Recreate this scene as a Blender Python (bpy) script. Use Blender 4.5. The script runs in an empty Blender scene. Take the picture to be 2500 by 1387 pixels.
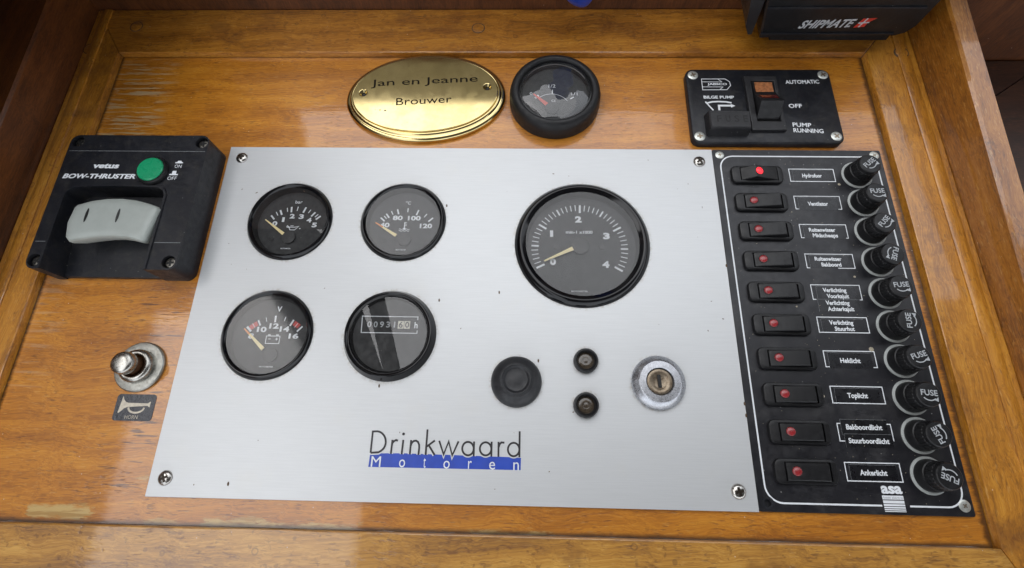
import bpy, math, random
from mathutils import Matrix, Vector
random.seed(7)
U = 0.001            # everything below is written in millimetres
scene = bpy.context.scene
col = scene.collection

# ------------------------------------------------------------------ camera
cd = bpy.data.cameras.new('camera'); cam = bpy.data.objects.new('camera', cd); col.objects.link(cam)
R = ((0.99954006, -0.01321419, 0.02729551), (0.02153789, 0.94296426, -0.3321965), (-0.02134898, 0.3326316, 0.94281517))
M4 = Matrix([list(R[i]) + [(221.2877, 25.9081, 311.5863)[i] * U] for i in range(3)] + [[0, 0, 0, 1]])
cam.matrix_world = M4
cd.sensor_width = 36; cd.lens = 1205.905 / 2500 * 36
cd.clip_start = 0.01; cd.clip_end = 100
scene.camera = cam

# ------------------------------------------------------------------ light
SUN_EL, SUN_AZ = 56, 152          # azimuth from +x towards +y
w = bpy.data.worlds.new('World'); scene.world = w; w.use_nodes = True
nt = w.node_tree; nt.nodes.clear()
sky = nt.nodes.new('ShaderNodeTexSky'); sky.sky_type = 'NISHITA'; sky.sun_disc = False
sky.sun_elevation = math.radians(SUN_EL); sky.sun_rotation = math.radians(90 - SUN_AZ)
sky.dust_density = 1.5; sky.air_density = 1.0; sky.ozone_density = 1.0
hs = nt.nodes.new('ShaderNodeHueSaturation'); hs.inputs['Saturation'].default_value = 0.40
bg = nt.nodes.new('ShaderNodeBackground'); bg.inputs[1].default_value = 0.15
wo = nt.nodes.new('ShaderNodeOutputWorld')
tc = nt.nodes.new('ShaderNodeTexCoord'); cn = nt.nodes.new('ShaderNodeTexNoise'); cn.inputs['Scale'].default_value = 2.2; cn.inputs['Detail'].default_value = 4
cr = nt.nodes.new('ShaderNodeValToRGB'); cr.color_ramp.elements[0].position = .3; cr.color_ramp.elements[0].color = (3.6, 3.78, 4.0, 1)
cr.color_ramp.elements[1].position = .7; cr.color_ramp.elements[1].color = (5.0, 5.1, 5.3, 1)
mx = nt.nodes.new('ShaderNodeMix'); mx.data_type = 'RGBA'; mx.inputs[0].default_value = .72      # high overcast over the blue
nt.links.new(tc.outputs['Generated'], cn.inputs['Vector']); nt.links.new(cn.outputs[0], cr.inputs[0])
nt.links.new(sky.outputs[0], hs.inputs['Color']); nt.links.new(hs.outputs[0], mx.inputs[6]); nt.links.new(cr.outputs[0], mx.inputs[7]); nt.links.new(mx.outputs[2], bg.inputs[0]); nt.links.new(bg.outputs[0], wo.inputs[0])
sl = bpy.data.lights.new('sun', 'SUN'); sl.energy = 0.5; sl.angle = math.radians(95); sl.color = (1, 0.96, 0.9)
so = bpy.data.objects.new('sun', sl); col.objects.link(so)
e, a = math.radians(SUN_EL), math.radians(SUN_AZ)
so.rotation_euler = Vector((math.cos(e) * math.cos(a), math.cos(e) * math.sin(a), math.sin(e))).to_track_quat('Z', 'Y').to_euler()
scene.view_settings.view_transform = 'Standard'; scene.view_settings.look = 'None'
scene.view_settings.exposure = 1.5; scene.view_settings.gamma = 1

# ------------------------------------------------------------------ node helper
class N:
    def __init__(s, name):
        s.m = bpy.data.materials.new(name); s.m.use_nodes = True; s.t = s.m.node_tree; s.t.nodes.clear()
        s.out = s.t.nodes.new('ShaderNodeOutputMaterial')
        s.co = s.t.nodes.new('ShaderNodeTexCoord').outputs['Object']
    def set(s, sock, v):
        if isinstance(v, bpy.types.NodeSocket): s.t.links.new(v, sock)
        elif v is not None:
            if isinstance(v, (tuple, list)) and len(v) == 3 and sock.type == 'RGBA': v = tuple(v) + (1,)
            sock.default_value = v
    def node(s, kind, outi=0, **kw):
        n = s.t.nodes.new(kind)
        for k, v in kw.items():
            if k.startswith('i_'): s.set(n.inputs[k[2:]] if not k[2:].isdigit() else n.inputs[int(k[2:])], v)
            else: setattr(n, k, v)
        return n.outputs[outi]
    def map(s, scale=(1, 1, 1), loc=(0, 0, 0), rot=(0, 0, 0), v=None):
        n = s.t.nodes.new('ShaderNodeMapping'); s.set(n.inputs[0], v or s.co)
        n.inputs['Location'].default_value = loc; n.inputs['Rotation'].default_value = rot; n.inputs['Scale'].default_value = scale
        return n.outputs[0]
    def noise(s, v, scale=1, detail=4, rough=0.55, dist=0):
        n = s.t.nodes.new('ShaderNodeTexNoise'); s.set(n.inputs['Vector'], v)
        n.inputs['Scale'].default_value = scale; n.inputs['Detail'].default_value = detail
        n.inputs['Roughness'].default_value = rough; n.inputs['Distortion'].default_value = dist
        return n.outputs[0]
    def vor(s, v, scale=1, outn='Distance', rnd=1):
        n = s.t.nodes.new('ShaderNodeTexVoronoi'); s.set(n.inputs['Vector'], v); n.inputs['Scale'].default_value = scale
        n.inputs['Randomness'].default_value = rnd
        return n.outputs[outn]
    def math(s, op, a, b=0.0, c=None):
        n = s.t.nodes.new('ShaderNodeMath'); n.operation = op; s.set(n.inputs[0], a); s.set(n.inputs[1], b)
        if c is not None: s.set(n.inputs[2], c)
        return n.outputs[0]
    def rng(s, v, a, b, c=0.0, d=1.0):
        n = s.t.nodes.new('ShaderNodeMapRange'); n.interpolation_type = 'SMOOTHSTEP'
        s.set(n.inputs[0], v)
        for i, q in enumerate((a, b, c, d)): n.inputs[i + 1].default_value = q
        return n.outputs[0]
    def mix(s, f, a, b, mode='MIX'):
        n = s.t.nodes.new('ShaderNodeMix'); n.data_type = 'RGBA'; n.blend_type = mode
        s.set(n.inputs[0], f); s.set(n.inputs[6], a); s.set(n.inputs[7], b)
        return n.outputs[2]
    def ramp(s, v, stops):
        n = s.t.nodes.new('ShaderNodeValToRGB'); s.set(n.inputs[0], v); e = n.color_ramp.elements
        while len(e) < len(stops): e.new(0.5)
        for i, (p, c) in enumerate(stops): e[i].position = p; e[i].color = tuple(c) + (1,)
        return n.outputs[0]
    def sep(s, v=None):
        n = s.t.nodes.new('ShaderNodeSeparateXYZ'); s.set(n.inputs[0], v or s.co); return n.outputs
    def bump(s, h, strength=0.3, dist=0.001, nrm=None):
        n = s.t.nodes.new('ShaderNodeBump'); s.set(n.inputs['Height'], h); n.inputs['Strength'].default_value = strength
        n.inputs['Distance'].default_value = dist
        if nrm: s.set(n.inputs['Normal'], nrm)
        return n.outputs[0]
    def pbsdf(s, **kw):
        n = s.t.nodes.new('ShaderNodeBsdfPrincipled')
        for k, v in kw.items(): s.set(n.inputs[k.replace('_', ' ')], v)
        s.t.links.new(n.outputs[0], s.out.inputs[0]); s.b = n
        return n.outputs[0]

MAT = {}
def boxmask(n, x0, x1, y0, y1, soft=6, wob=None):
    """1 inside a box (mm, object space) with soft edges, edges disturbed by a noise"""
    X, Y, Z = n.sep()
    if wob:
        X = n.math('ADD', X, n.math('MULTIPLY', n.math('SUBTRACT', wob, 0.5), 0.03))
        Y = n.math('ADD', Y, n.math('MULTIPLY', n.math('SUBTRACT', wob, 0.5), 0.012))
    s_ = soft * U
    a1 = n.rng(X, x0 * U - s_, x0 * U + s_); a2 = n.rng(X, x1 * U - s_, x1 * U + s_, 1, 0)
    b1 = n.rng(Y, y0 * U - s_, y0 * U + s_); b2 = n.rng(Y, y1 * U - s_, y1 * U + s_, 1, 0)
    return n.math('MULTIPLY', n.math('MULTIPLY', a1, a2), n.math('MULTIPLY', b1, b2))

def wood(name, axis='x', dark=(0.17, 0.055, 0.010), mid=(0.42, 0.165, 0.016), lite=(0.58, 0.27, 0.04), coat=1.0, crough=0.05,
         seed=0.0, pores=1.0, extra=None, ripple=0.25, fleck=1.0, palef=.28):
    n = N(name)
    L, A = 10.0, 1.0
    sc = (1 / L, 1, 1) if axis == 'x' else ((1, 1 / L, 1) if axis == 'y' else (1, 1, 1 / L))
    v = n.map(scale=sc, loc=(seed, seed * .7, seed * .3))
    warp = n.noise(n.map(scale=(1, 1, 1), loc=(seed, 0, 0)), 18, 3)
    vw = n.node('ShaderNodeVectorMath', operation='ADD', i_0=v, i_1=n.node('ShaderNodeCombineXYZ', i_0=n.math('MULTIPLY', warp, .02), i_1=n.math('MULTIPLY', warp, .02), i_2=0.0))
    band = n.noise(vw, 90, 4, .6)
    fibre = n.noise(vw, 900, 3, .6)
    blot = n.noise(n.map(loc=(seed * 2, 1, 0), scale=(1, 1, 1)), 22, 4, .6)
    fine = n.noise(vw, 2400, 2, .5)
    fib = n.math('ADD', n.math('MULTIPLY', n.rng(fibre, .36, .64), .6), n.math('MULTIPLY', n.rng(fine, .34, .66), .4))
    t = n.math('ADD', n.math('MULTIPLY', n.rng(band, .25, .75), 0.42), n.math('ADD', n.math('MULTIPLY', fib, 0.36), n.math('MULTIPLY', n.math('SUBTRACT', blot, .45), 0.45)))
    c = n.ramp(t, [(0.06, dark), (0.42, mid), (0.82, lite)])
    # open pores: short dark dashes along the grain
    sc2 = (1 / 6, 1, 1) if axis == 'x' else ((1, 1 / 6, 1) if axis == 'y' else (1, 1, 1 / 6))
    vp = n.map(scale=sc2, loc=(seed, .3, .1))
    pore = n.rng(n.noise(vp, 900, 2, .5), .57, .66)
    gate = n.rng(n.noise(n.co, 60, 3), .40, .62)
    pore = n.math('MULTIPLY', pore, n.math('MULTIPLY', gate, pores))
    c = n.mix(n.math('MULTIPLY', pore, .55), c, (0.09, 0.03, 0.008))
    # amber flecks where the varnish is thick, pale dust motes
    fl = n.rng(n.noise(n.map(scale=(.6, .6, .6), loc=(seed, 5, 2)), 420, 2), .62, .74)
    c = n.mix(n.math('MULTIPLY', fl, .22 * fleck), c, (0.10, 0.032, 0.008))
    pale = n.rng(n.noise(n.map(scale=tuple(k_ if k_ < 1 else 1 for k_ in sc2), loc=(seed, 6, 4)), 1000, 2, .5), .60, .70)
    c = n.mix(n.math('MULTIPLY', pale, palef), c, (0.62, 0.38, 0.13))
    if extra: c = extra(n, c, fibre, band)
    vd = n.vor(n.co, 210, 'Distance'); rnd = n.sep(n.vor(n.co, 210, 'Color'))[0]
    mote = n.math('MULTIPLY', n.rng(vd, .05, .075, 1, 0), n.math('GREATER_THAN', rnd, .90))
    c = n.mix(n.math('MULTIPLY', mote, .8), c, (0.62, 0.55, 0.45))
    h = n.math('SUBTRACT', n.math('MULTIPLY', fibre, .5), n.math('ADD', pore, n.math('MULTIPLY', fl, .3)))
    b1 = n.bump(h, .25, .0003)
    rip = n.noise(n.map(scale=sc, loc=(seed, 3, 0)), 260, 3, .6)
    b2 = n.bump(n.math('ADD', rip, n.math('MULTIPLY', h, .25)), ripple, .00035)
    n.pbsdf(Base_Color=c, Roughness=.42, Normal=b1, Coat_Weight=coat, Coat_Roughness=crough, Coat_IOR=1.5, Coat_Normal=b2)
    MAT[name] = n.m
    return n.m

def panel_extra(n, c, fibre, band):
    wob = n.noise(n.map(scale=(.25, 1, 1)), 260, 4, .7)
    streak = n.rng(n.noise(n.map(scale=(.09, 1, 1), loc=(2, 0, 0)), 330, 3, .6, .6), .50, .60)
    m = boxmask(n, -112, -66, 236, 324, 11, wob)
    c = n.mix(n.math('MULTIPLY', n.math('MULTIPLY', m, streak), .85), c, (0.50, 0.37, 0.20))
    m = boxmask(n, -112, -88, 60, 140, 10, wob)
    c = n.mix(n.math('MULTIPLY', n.math('MULTIPLY', m, streak), .25), c, (0.45, 0.36, 0.25))
    # bare wood rubbed through along the lower edge
    for x0, x1, y0, y1 in ((-70, -32, -13, -6), (36, 70, -15.5, -11), (68, 126, -16.5, -12.8), (190, 236, -16.5, -13.6), (2, 20, -14.6, -12.8), (-9, -3, 8.5, 10)):
        m = boxmask(n, x0, x1, y0, y1, 1.6, wob)
        c = n.mix(n.math('MULTIPLY', m, .85), c, n.mix(streak, (0.56, 0.40, 0.15), (0.40, 0.25, 0.07)))
    # dark checks running to the metal plate
    chk = n.rng(n.noise(n.map(scale=(.10, 1, 1), loc=(9, 0, 0)), 420, 2, .5), .60, .68)
    m = boxmask(n, -34, -2, -4, 132, 7, wob)
    c = n.mix(n.math('MULTIPLY', n.math('MULTIPLY', m, chk), .8), c, (0.06, 0.022, 0.012))
    # grime and painted seam shade along the edges of the recess
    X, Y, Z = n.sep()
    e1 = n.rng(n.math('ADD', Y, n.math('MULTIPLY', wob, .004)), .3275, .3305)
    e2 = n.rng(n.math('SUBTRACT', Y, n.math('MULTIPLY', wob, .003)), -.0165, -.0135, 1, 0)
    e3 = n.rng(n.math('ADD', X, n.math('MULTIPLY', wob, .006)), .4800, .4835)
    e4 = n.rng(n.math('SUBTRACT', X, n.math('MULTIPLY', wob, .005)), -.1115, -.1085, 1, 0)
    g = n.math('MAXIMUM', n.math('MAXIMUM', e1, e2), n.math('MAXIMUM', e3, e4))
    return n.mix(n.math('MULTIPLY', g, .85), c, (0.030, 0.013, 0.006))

def rail_extra(n, c, fibre, band):
    st = n.rng(n.noise(n.map(scale=(.55, 1, 1), loc=(3, 8, 0)), 38, 5, .65), .54, .70)
    c = n.mix(n.math('MULTIPLY', st, .5), c, (0.13, 0.045, 0.012))
    sp = n.vor(n.map(loc=(1, 4, 0)), 95, 'Distance'); rn = n.sep(n.vor(n.map(loc=(1, 4, 0)), 95, 'Color'))[0]
    ring = n.math('MULTIPLY', n.rng(n.math('ABSOLUTE', n.math('SUBTRACT', n.math('ADD', sp, n.math('MULTIPLY', n.math('SUBTRACT', fibre, .5), .12)), .16)), .02, .05, 1, 0), n.math('GREATER_THAN', rn, .86))
    return n.mix(n.math('MULTIPLY', ring, .45), c, (0.10, 0.04, 0.015))
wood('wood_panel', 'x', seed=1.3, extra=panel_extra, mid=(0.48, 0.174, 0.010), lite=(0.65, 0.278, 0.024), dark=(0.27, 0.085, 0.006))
wood('wood_rail_x', 'x', seed=4.1, dark=(0.17, 0.058, 0.006), mid=(0.40, 0.152, 0.013), lite=(0.60, 0.268, 0.032), pores=1.0, fleck=1.8, extra=rail_extra)
wood('wood_rail_low', 'x', seed=6.1, dark=(0.19, 0.08, 0.020), mid=(0.43, 0.20, 0.030), lite=(0.62, 0.34, 0.07), pores=1.0, fleck=2.2, ripple=.4, extra=rail_extra)
wood('wood_rail_y', 'y', seed=7.7, dark=(0.23, 0.085, 0.008), mid=(0.46, 0.185, 0.015), lite=(0.64, 0.30, 0.034), pores=.8, fleck=1.8, extra=rail_extra)
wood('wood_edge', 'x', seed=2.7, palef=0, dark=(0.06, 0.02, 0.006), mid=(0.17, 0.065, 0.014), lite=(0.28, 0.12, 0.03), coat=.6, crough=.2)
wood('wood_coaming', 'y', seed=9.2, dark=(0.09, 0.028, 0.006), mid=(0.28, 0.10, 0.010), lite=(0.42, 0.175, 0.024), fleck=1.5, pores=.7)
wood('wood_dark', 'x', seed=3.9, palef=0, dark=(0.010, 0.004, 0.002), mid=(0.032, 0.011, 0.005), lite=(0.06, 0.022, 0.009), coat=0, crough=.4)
wood('wood_wall_y', 'y', seed=8.8, palef=0, dark=(0.035, 0.010, 0.003), mid=(0.10, 0.030, 0.007), lite=(0.17, 0.055, 0.012), coat=.08, crough=.25)  # dark reddish wood, its colour deepened to carry some of the corner shade
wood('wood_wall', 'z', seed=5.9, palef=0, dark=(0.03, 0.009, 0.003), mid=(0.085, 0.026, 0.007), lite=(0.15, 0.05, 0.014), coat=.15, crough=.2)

def plain(name, color, rough=.5, metal=0, coat=0, crough=.1, bumpy=0, bscale=900, dust=0, spec=.5, var=.12, vs=120, emis=None, em=0, grime=0, gcol=(.2, .15, .1)):
    n = N(name)
    v = n.noise(n.co, vs, 4, .6)
    c = n.mix(n.rng(v, .3, .7), tuple(x * (1 - var) for x in color), tuple(min(1, x * (1 + var)) for x in color))
    r = n.rng(n.noise(n.co, vs * 2.3, 3), .3, .7, max(0.02, rough * .8), min(1, rough * 1.2))
    if grime:
        g = n.rng(n.noise(n.map(loc=(3, 1, 0)), vs * 1.7, 5, .7), .48, .68)
        c = n.mix(n.math('MULTIPLY', g, grime), c, gcol)
    if dust:
        for k, (s_, th, amt) in enumerate(((260, .82, .55), (700, .72, .22))):
            vd = n.vor(n.map(loc=(k * 3.1, 0, 0)), s_, 'Distance'); rnd = n.sep(n.vor(n.map(loc=(k * 3.1, 0, 0)), s_, 'Color'))[0]
            mote = n.math('MULTIPLY', n.rng(vd, .06, .11, 1, 0), n.math('GREATER_THAN', rnd, th))
            c = n.mix(n.math('MULTIPLY', mote, dust * amt), c, (.42, .42, .40))
        film = n.rng(n.noise(n.map(loc=(7, 2, 0)), 55, 5, .65), .45, .75)
        c = n.mix(n.math('MULTIPLY', film, .06 * dust), c, (.35, .34, .33))
    nrm = n.bump(n.noise(n.co, bscale, 3, .6), bumpy, .0004) if bumpy else None
    kw = dict(Base_Color=c, Roughness=r, Metallic=metal, Coat_Weight=coat, Coat_Roughness=crough, Specular_IOR_Level=spec)
    if nrm: kw['Normal'] = nrm
    if emis: kw['Emission_Color'] = emis; kw['Emission_Strength'] = em
    n.pbsdf(**kw); MAT[name] = n.m
    return n.m

plain('black_panel', (0.008, 0.008, 0.011), .38, dust=1.0, bumpy=.05, var=.1)
plain('black_plastic', (0.014, 0.014, 0.016), .42, dust=.6, spec=.5, bumpy=.25, bscale=1800)
plain('black_plastic_fine', (0.008, 0.008, 0.009), .38, dust=.35, spec=.35, bumpy=.15, bscale=2500)
plain('charcoal_plastic', (0.010, 0.011, 0.015), .42, dust=.45, spec=.35, bumpy=.25, bscale=1500, grime=.25, gcol=(.05, .045, .035))
plain('black_deep', (0.004, 0.004, 0.004), .6)
plain('black_rubber', (0.009, 0.009, 0.010), .48, dust=.3, spec=.35, bumpy=.2, bscale=1300)
plain('grey_rubber', (0.012, 0.0125, 0.015), .45, dust=.4, bumpy=.2, bscale=1300)
plain('bezel_black', (0.003, 0.003, 0.004), .12, dust=.12, spec=.4)
plain('dial_black', (0.009, 0.010, 0.011), .6, dust=.25)
plain('dial_hub', (0.028, 0.028, 0.028), .6)
plain('print_white', (0.74, 0.77, 0.80), .5, var=.05)
plain('print_grey', (0.40, 0.42, 0.44), .5, var=.1)
plain('print_dim', (0.20, 0.21, 0.22), .5, var=.2, vs=900)
plain('print_red', (0.55, 0.05, 0.04), .5)
plain('print_black', (0.018, 0.015, 0.018), .4)
plain('engraving', (0.010, 0.008, 0.006), .6, spec=.05)
plain('print_blue', (0.022, 0.065, 0.42), .35, var=.08)
plain('print_cream', (0.58, 0.52, 0.42), .5, var=.15, vs=400)
plain('needle_cream', (0.92, 0.78, 0.40), .45, var=.05)
plain('needle_orange', (0.75, 0.28, 0.06), .45)
plain('needle_red', (0.62, 0.06, 0.03), .4)
plain('steel', (0.50, 0.48, 0.45), .22, 1, grime=.25, gcol=(.12, .08, .05), vs=500)
plain('steel_dull', (0.20, 0.19, 0.17), .4, 1, grime=.5, gcol=(.05, .035, .02), vs=500)
plain('screw_light', (0.62, 0.64, 0.60), .38, .7, grime=.25, gcol=(.3, .25, .18), vs=500)
plain('screw_cross', (0.03, 0.022, 0.015), .5, .6)
plain('chrome_old', (0.42, 0.41, 0.38), .27, 1, grime=.45, gcol=(.16, .13, .10), vs=260)
plain('chrome_matt', (0.36, 0.36, 0.33), .42, 1, grime=.45, gcol=(.16, .14, .11), vs=260, bumpy=.2, bscale=700)
plain('zinc', (0.45, 0.46, 0.49), .30, .9, grime=.08, gcol=(.35, .33, .30), vs=420)
plain('rusty_brass', (0.27, 0.22, 0.16), .38, .8, grime=.6, gcol=(.12, .055, .025), vs=420, bumpy=.3)
plain('rust_shaft', (0.10, 0.045, 0.02), .45, .5, grime=.4, gcol=(.03, .015, .01))
plain('brass_shaft_dark', (0.02, 0.012, 0.008), .6)
plain('knob_grey', (0.36, 0.39, 0.365), .42, var=.04, bumpy=.08)
plain('knob_grey_under', (0.40, 0.44, 0.42), .42, var=.04, bumpy=.08)
plain('green_lens', (0.01, 0.30, 0.13), .30, coat=.3, crough=.25, var=.05)
plain('red_lens', (0.26, 0.018, 0.022), .28, coat=.5, crough=.2, var=.2, vs=700)
plain('red_lit', (0.55, 0.01, 0.015), .3, emis=(1, .02, .03, 1), em=.9)
plain('amber_lens', (0.34, 0.13, 0.05), .35, coat=.4, crough=.1, var=.35, vs=500, bumpy=.6, bscale=700)
plain('dark_red_lens', (0.09, 0.006, 0.006), .25, coat=.5)
plain('ring_grey', (0.34, 0.36, 0.35), .5, dust=.4)
plain('indicator_lens', (0.06, 0.045, 0.03), .18, coat=.6, var=.4, vs=600)
plain('blue_plastic', (0.006, 0.035, 0.26), .35)
plain('red_flag', (0.45, 0.03, 0.02), .45)
plain('sticker_black', (0.035, 0.037, 0.045), .30, var=.2, vs=500, dust=.6, bumpy=.5, bscale=450)
plain('paint_grey', (0.30, 0.29, 0.26), .5)
plain('tape_black', (0.005, 0.005, 0.007), .30)
plain('roof_dark', (0.05, 0.045, 0.04), .7)
plain('counter_white', (0.62, 0.60, 0.50), .5)
plain('dirt_brown', (0.10, 0.06, 0.03), .9, var=.4, vs=800)
plain('dirt_pale', (0.38, 0.34, 0.26), .9, var=.3, vs=800)

def metal_plate():
    n = N('brushed_aluminium')
    br = n.noise(n.map(scale=(.03, 1, 1)), 1500, 3, .6)
    fine = n.noise(n.co, 2600, 3, .6)
    c = n.mix(n.rng(br, .35, .65), (0.572, 0.585, 0.592), (0.597, 0.61, 0.617))
    st = n.rng(n.noise(n.map(loc=(2, 0, 0)), 30, 5, .6), .55, .75)
    c = n.mix(n.math('MULTIPLY', st, .10), c, (.62, .58, .48))
    # dirt specks and short scratches
    vd = n.vor(n.map(scale=(1, 1, 1)), 130, 'Distance'); rnd = n.sep(n.vor(n.co, 130, 'Color'))[0]
    m1 = n.math('MULTIPLY', n.rng(vd, .035, .06, 1, 0), n.math('GREATER_THAN', rnd, .92))
    v2 = n.map(scale=(1, .35, 1), rot=(0, 0, .6))
    vd2 = n.vor(v2, 120, 'Distance'); rn2 = n.sep(n.vor(v2, 120, 'Color'))[1]
    m2 = n.math('MULTIPLY', n.rng(vd2, .02, .05, 1, 0), n.math('GREATER_THAN', rn2, .86))
    c = n.mix(n.math('MULTIPLY', n.math('MAXIMUM', m1, m2), .7), c, (.13, .10, .09))
    # tide marks of grime round the instruments
    X, Y, Z = n.sep()
    wob = n.noise(n.co, 420, 4, .7)
    tot = None
    for cx, cy, r in ((55.2, 179.9, 30), (135.3, 180.3, 30), (54.3, 98.2, 30), (134.4, 99, 30), (259.5, 165, 46), (216.4, 70.7, 15.5), (259.8, 84.8, 7.5), (259.2, 57.8, 7.5), (303.6, 71.6, 16.3)):
        d = n.math('SQRT', n.math('ADD', n.math('POWER', n.math('SUBTRACT', X, cx * U), 2.0), n.math('POWER', n.math('SUBTRACT', Y, cy * U), 2.0)))
        q = n.rng(d, (r + .2) * U, (r + 2.6) * U, 1, 0)
        tot = q if tot is None else n.math('MAXIMUM', tot, q)
    g = n.math('MULTIPLY', tot, n.rng(wob, .42, .66))
    c = n.mix(n.math('MULTIPLY', g, .38), c, (.32, .26, .18))
    n.pbsdf(Base_Color=c, Metallic=.50, Roughness=n.rng(fine, .3, .7, .44, .54), Normal=n.bump(n.math('ADD', n.math('MULTIPLY', br, .08), fine), .08, .0002), Anisotropic=.2)
    MAT['alu'] = n.m
metal_plate()

def brass():
    n = N('polished_brass')
    a_ = n.noise(n.co, 45, 4, .6); s_ = n.noise(n.map(scale=(.2, 1, 1)), 700, 3)
    c = n.mix(n.rng(a_, .35, .7), (0.70, 0.56, 0.27), (0.58, 0.46, 0.21))
    sp = n.rng(n.noise(n.map(loc=(4, 0, 0)), 160, 4, .7), .62, .72)
    c = n.mix(n.math('MULTIPLY', sp, .35), c, (.30, .20, .09))
    n.pbsdf(Base_Color=c, Metallic=1, Roughness=n.rng(n.noise(n.co, 90, 4, .7), .35, .7, .10, .16), Normal=n.bump(n.math('ADD', n.noise(n.co, 40, 1), n.math('MULTIPLY', s_, .02)), .03, .0006))
    MAT['brass'] = n.m
brass()

def glassmat(name, tint=(1, 1, 1), rough=.0, ior=1.5, haze=0.0, boost=1.0, warp=0):
    n = N(name)
    tr = n.node('ShaderNodeBsdfTransparent', i_0=tint)
    gl = n.t.nodes.new('ShaderNodeBsdfGlossy'); gl.inputs['Roughness'].default_value = rough
    fr = n.t.nodes.new('ShaderNodeFresnel'); fr.inputs['IOR'].default_value = ior
    if warp:
        b = n.bump(n.vor(n.co, 75, 'Distance'), warp, .002); n.set(gl.inputs['Normal'], b); n.set(fr.inputs['Normal'], b)
    f = n.math('MULTIPLY', fr.outputs[0], boost)
    ms = n.node('ShaderNodeMixShader', i_0=f, i_1=tr, i_2=gl.outputs[0])
    if haze:
        df = n.node('ShaderNodeBsdfDiffuse', i_0=(.7, .72, .75))
        hz = n.math('MULTIPLY', n.rng(n.noise(n.co, 40, 4, .6), .3, .7, .5, 1), haze)
        ms = n.node('ShaderNodeMixShader', i_0=hz, i_1=ms, i_2=df)
    n.t.links.new(ms, n.out.inputs[0]); MAT[name] = n.m
glassmat('gauge_glass', haze=.02, boost=1.3, rough=.07)
glassmat('gauge_glass_crisp', haze=.012, boost=1.5, rough=.012)
glassmat('gauge_glass_clear', haze=.012, boost=1.2)
glassmat('fuel_glass', haze=.03, boost=1.8, warp=.35)

# ------------------------------------------------------------------ geometry helpers (mm)
ORG = {}
def tag(o, label=None, cat=None, group=None, kind=None):
    if label: o['label'] = label
    if cat: o['category'] = cat
    if group: o['group'] = group
    if kind: o['kind'] = kind
    return o
def thing(name, loc, label, cat, group=None):
    o = bpy.data.objects.new(name, None); col.objects.link(o); o.empty_display_size = .01
    o.location = [c * U for c in loc]; ORG[o] = Vector(loc)
    return tag(o, label, cat, group)
class S:
    def __init__(s): s.v = []; s.f = []
    def loft(s, rings, cap0=False, cap1=True, closed=True):
        b = len(s.v); n_ = len(rings[0])
        for r in rings: s.v += [tuple(p) for p in r]
        for i in range(len(rings) - 1):
            for j in range(n_ if closed else n_ - 1):
                k = (j + 1) % n_
                s.f.append((b + i * n_ + j, b + i * n_ + k, b + (i + 1) * n_ + k, b + (i + 1) * n_ + j))
        if cap0: s.f.append(tuple(b + j for j in reversed(range(n_))))
        if cap1: s.f.append(tuple(b + (len(rings) - 1) * n_ + j for j in range(n_)))
        return s
    def lathe(s, cx, cy, prof, seg=64, cap1=True, cap0=False, ell=None, rot=0, mod=None):
        rings = []
        for i, (r, z) in enumerate(prof):
            ring = []
            for k in range(seg):
                a_ = 2 * math.pi * k / seg
                rr_ = r
                if mod: rr_ = mod(i, k, r)
                x, y = rr_ * math.cos(a_), (rr_ if ell is None else rr_ + ell) * math.sin(a_)
                ring.append((cx + x * math.cos(rot) - y * math.sin(rot), cy + x * math.sin(rot) + y * math.cos(rot), z))
            rings.append(ring)
        return s.loft(rings, cap0, cap1)
    def box(s, x0, x1, y0, y1, z0, z1, b=0.3):
        r = lambda i, z: [(x0 + i, y0 + i, z), (x1 - i, y0 + i, z), (x1 - i, y1 - i, z), (x0 + i, y1 - i, z)]
        return s.loft([r(0, z0), r(0, z1 - b), r(b, z1)] if b else [r(0, z0), r(0, z1)], True, True)
    def prism(s, pts, z0, z1):
        return s.loft([[(x, y, z0) for x, y in pts], [(x, y, z1) for x, y in pts]], True, True)
    def stroke(s, pts, wd, z, closed=False, w1=None, dz=.0012):
        n_ = len(pts); P = [Vector(p) for p in pts]; L_ = []; R_ = []
        for i in range(n_):
            if closed: d0 = (P[i] - P[i - 1]).normalized(); d1 = (P[(i + 1) % n_] - P[i]).normalized()
            else:
                d1 = (P[min(i + 1, n_ - 1)] - P[i]) if i < n_ - 1 else (P[i] - P[i - 1]); d0 = (P[i] - P[i - 1]) if i else d1
                d0 = d0.normalized(); d1 = d1.normalized()
            n0 = Vector((-d0.y, d0.x)); n1 = Vector((-d1.y, d1.x)); m = (n0 + n1)
            m = m.normalized() if m.length > 1e-4 else n0
            k = 1 / max(.45, m.dot(n0))
            hw = wd / 2 if w1 is None else (wd + (w1 - wd) * i / (n_ - 1)) / 2
            L_.append(P[i] + m * hw * k); R_.append(P[i] - m * hw * k)
        b = len(s.v)
        for i_, (a_, c_) in enumerate(zip(L_, R_)): s.v += [(a_.x, a_.y, z + dz * i_), (c_.x, c_.y, z + dz * i_)]
        for i in range(n_ if closed else n_ - 1):
            j = (i + 1) % n_; s.f.append((b + 2 * i, b + 2 * i + 1, b + 2 * j + 1, b + 2 * j))
        return s
    def xf(s, fn): s.v = [tuple(fn(*p)) for p in s.v]; return s
def circ(cx, cy, r, n_=48, a0=0, a1=360, ry=None):
    return [(cx + r * math.cos(math.radians(a0 + (a1 - a0) * i / n_)), cy + (ry or r) * math.sin(math.radians(a0 + (a1 - a0) * i / n_))) for i in range(n_ + (0 if abs(a1 - a0) == 360 else 1))]
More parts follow.
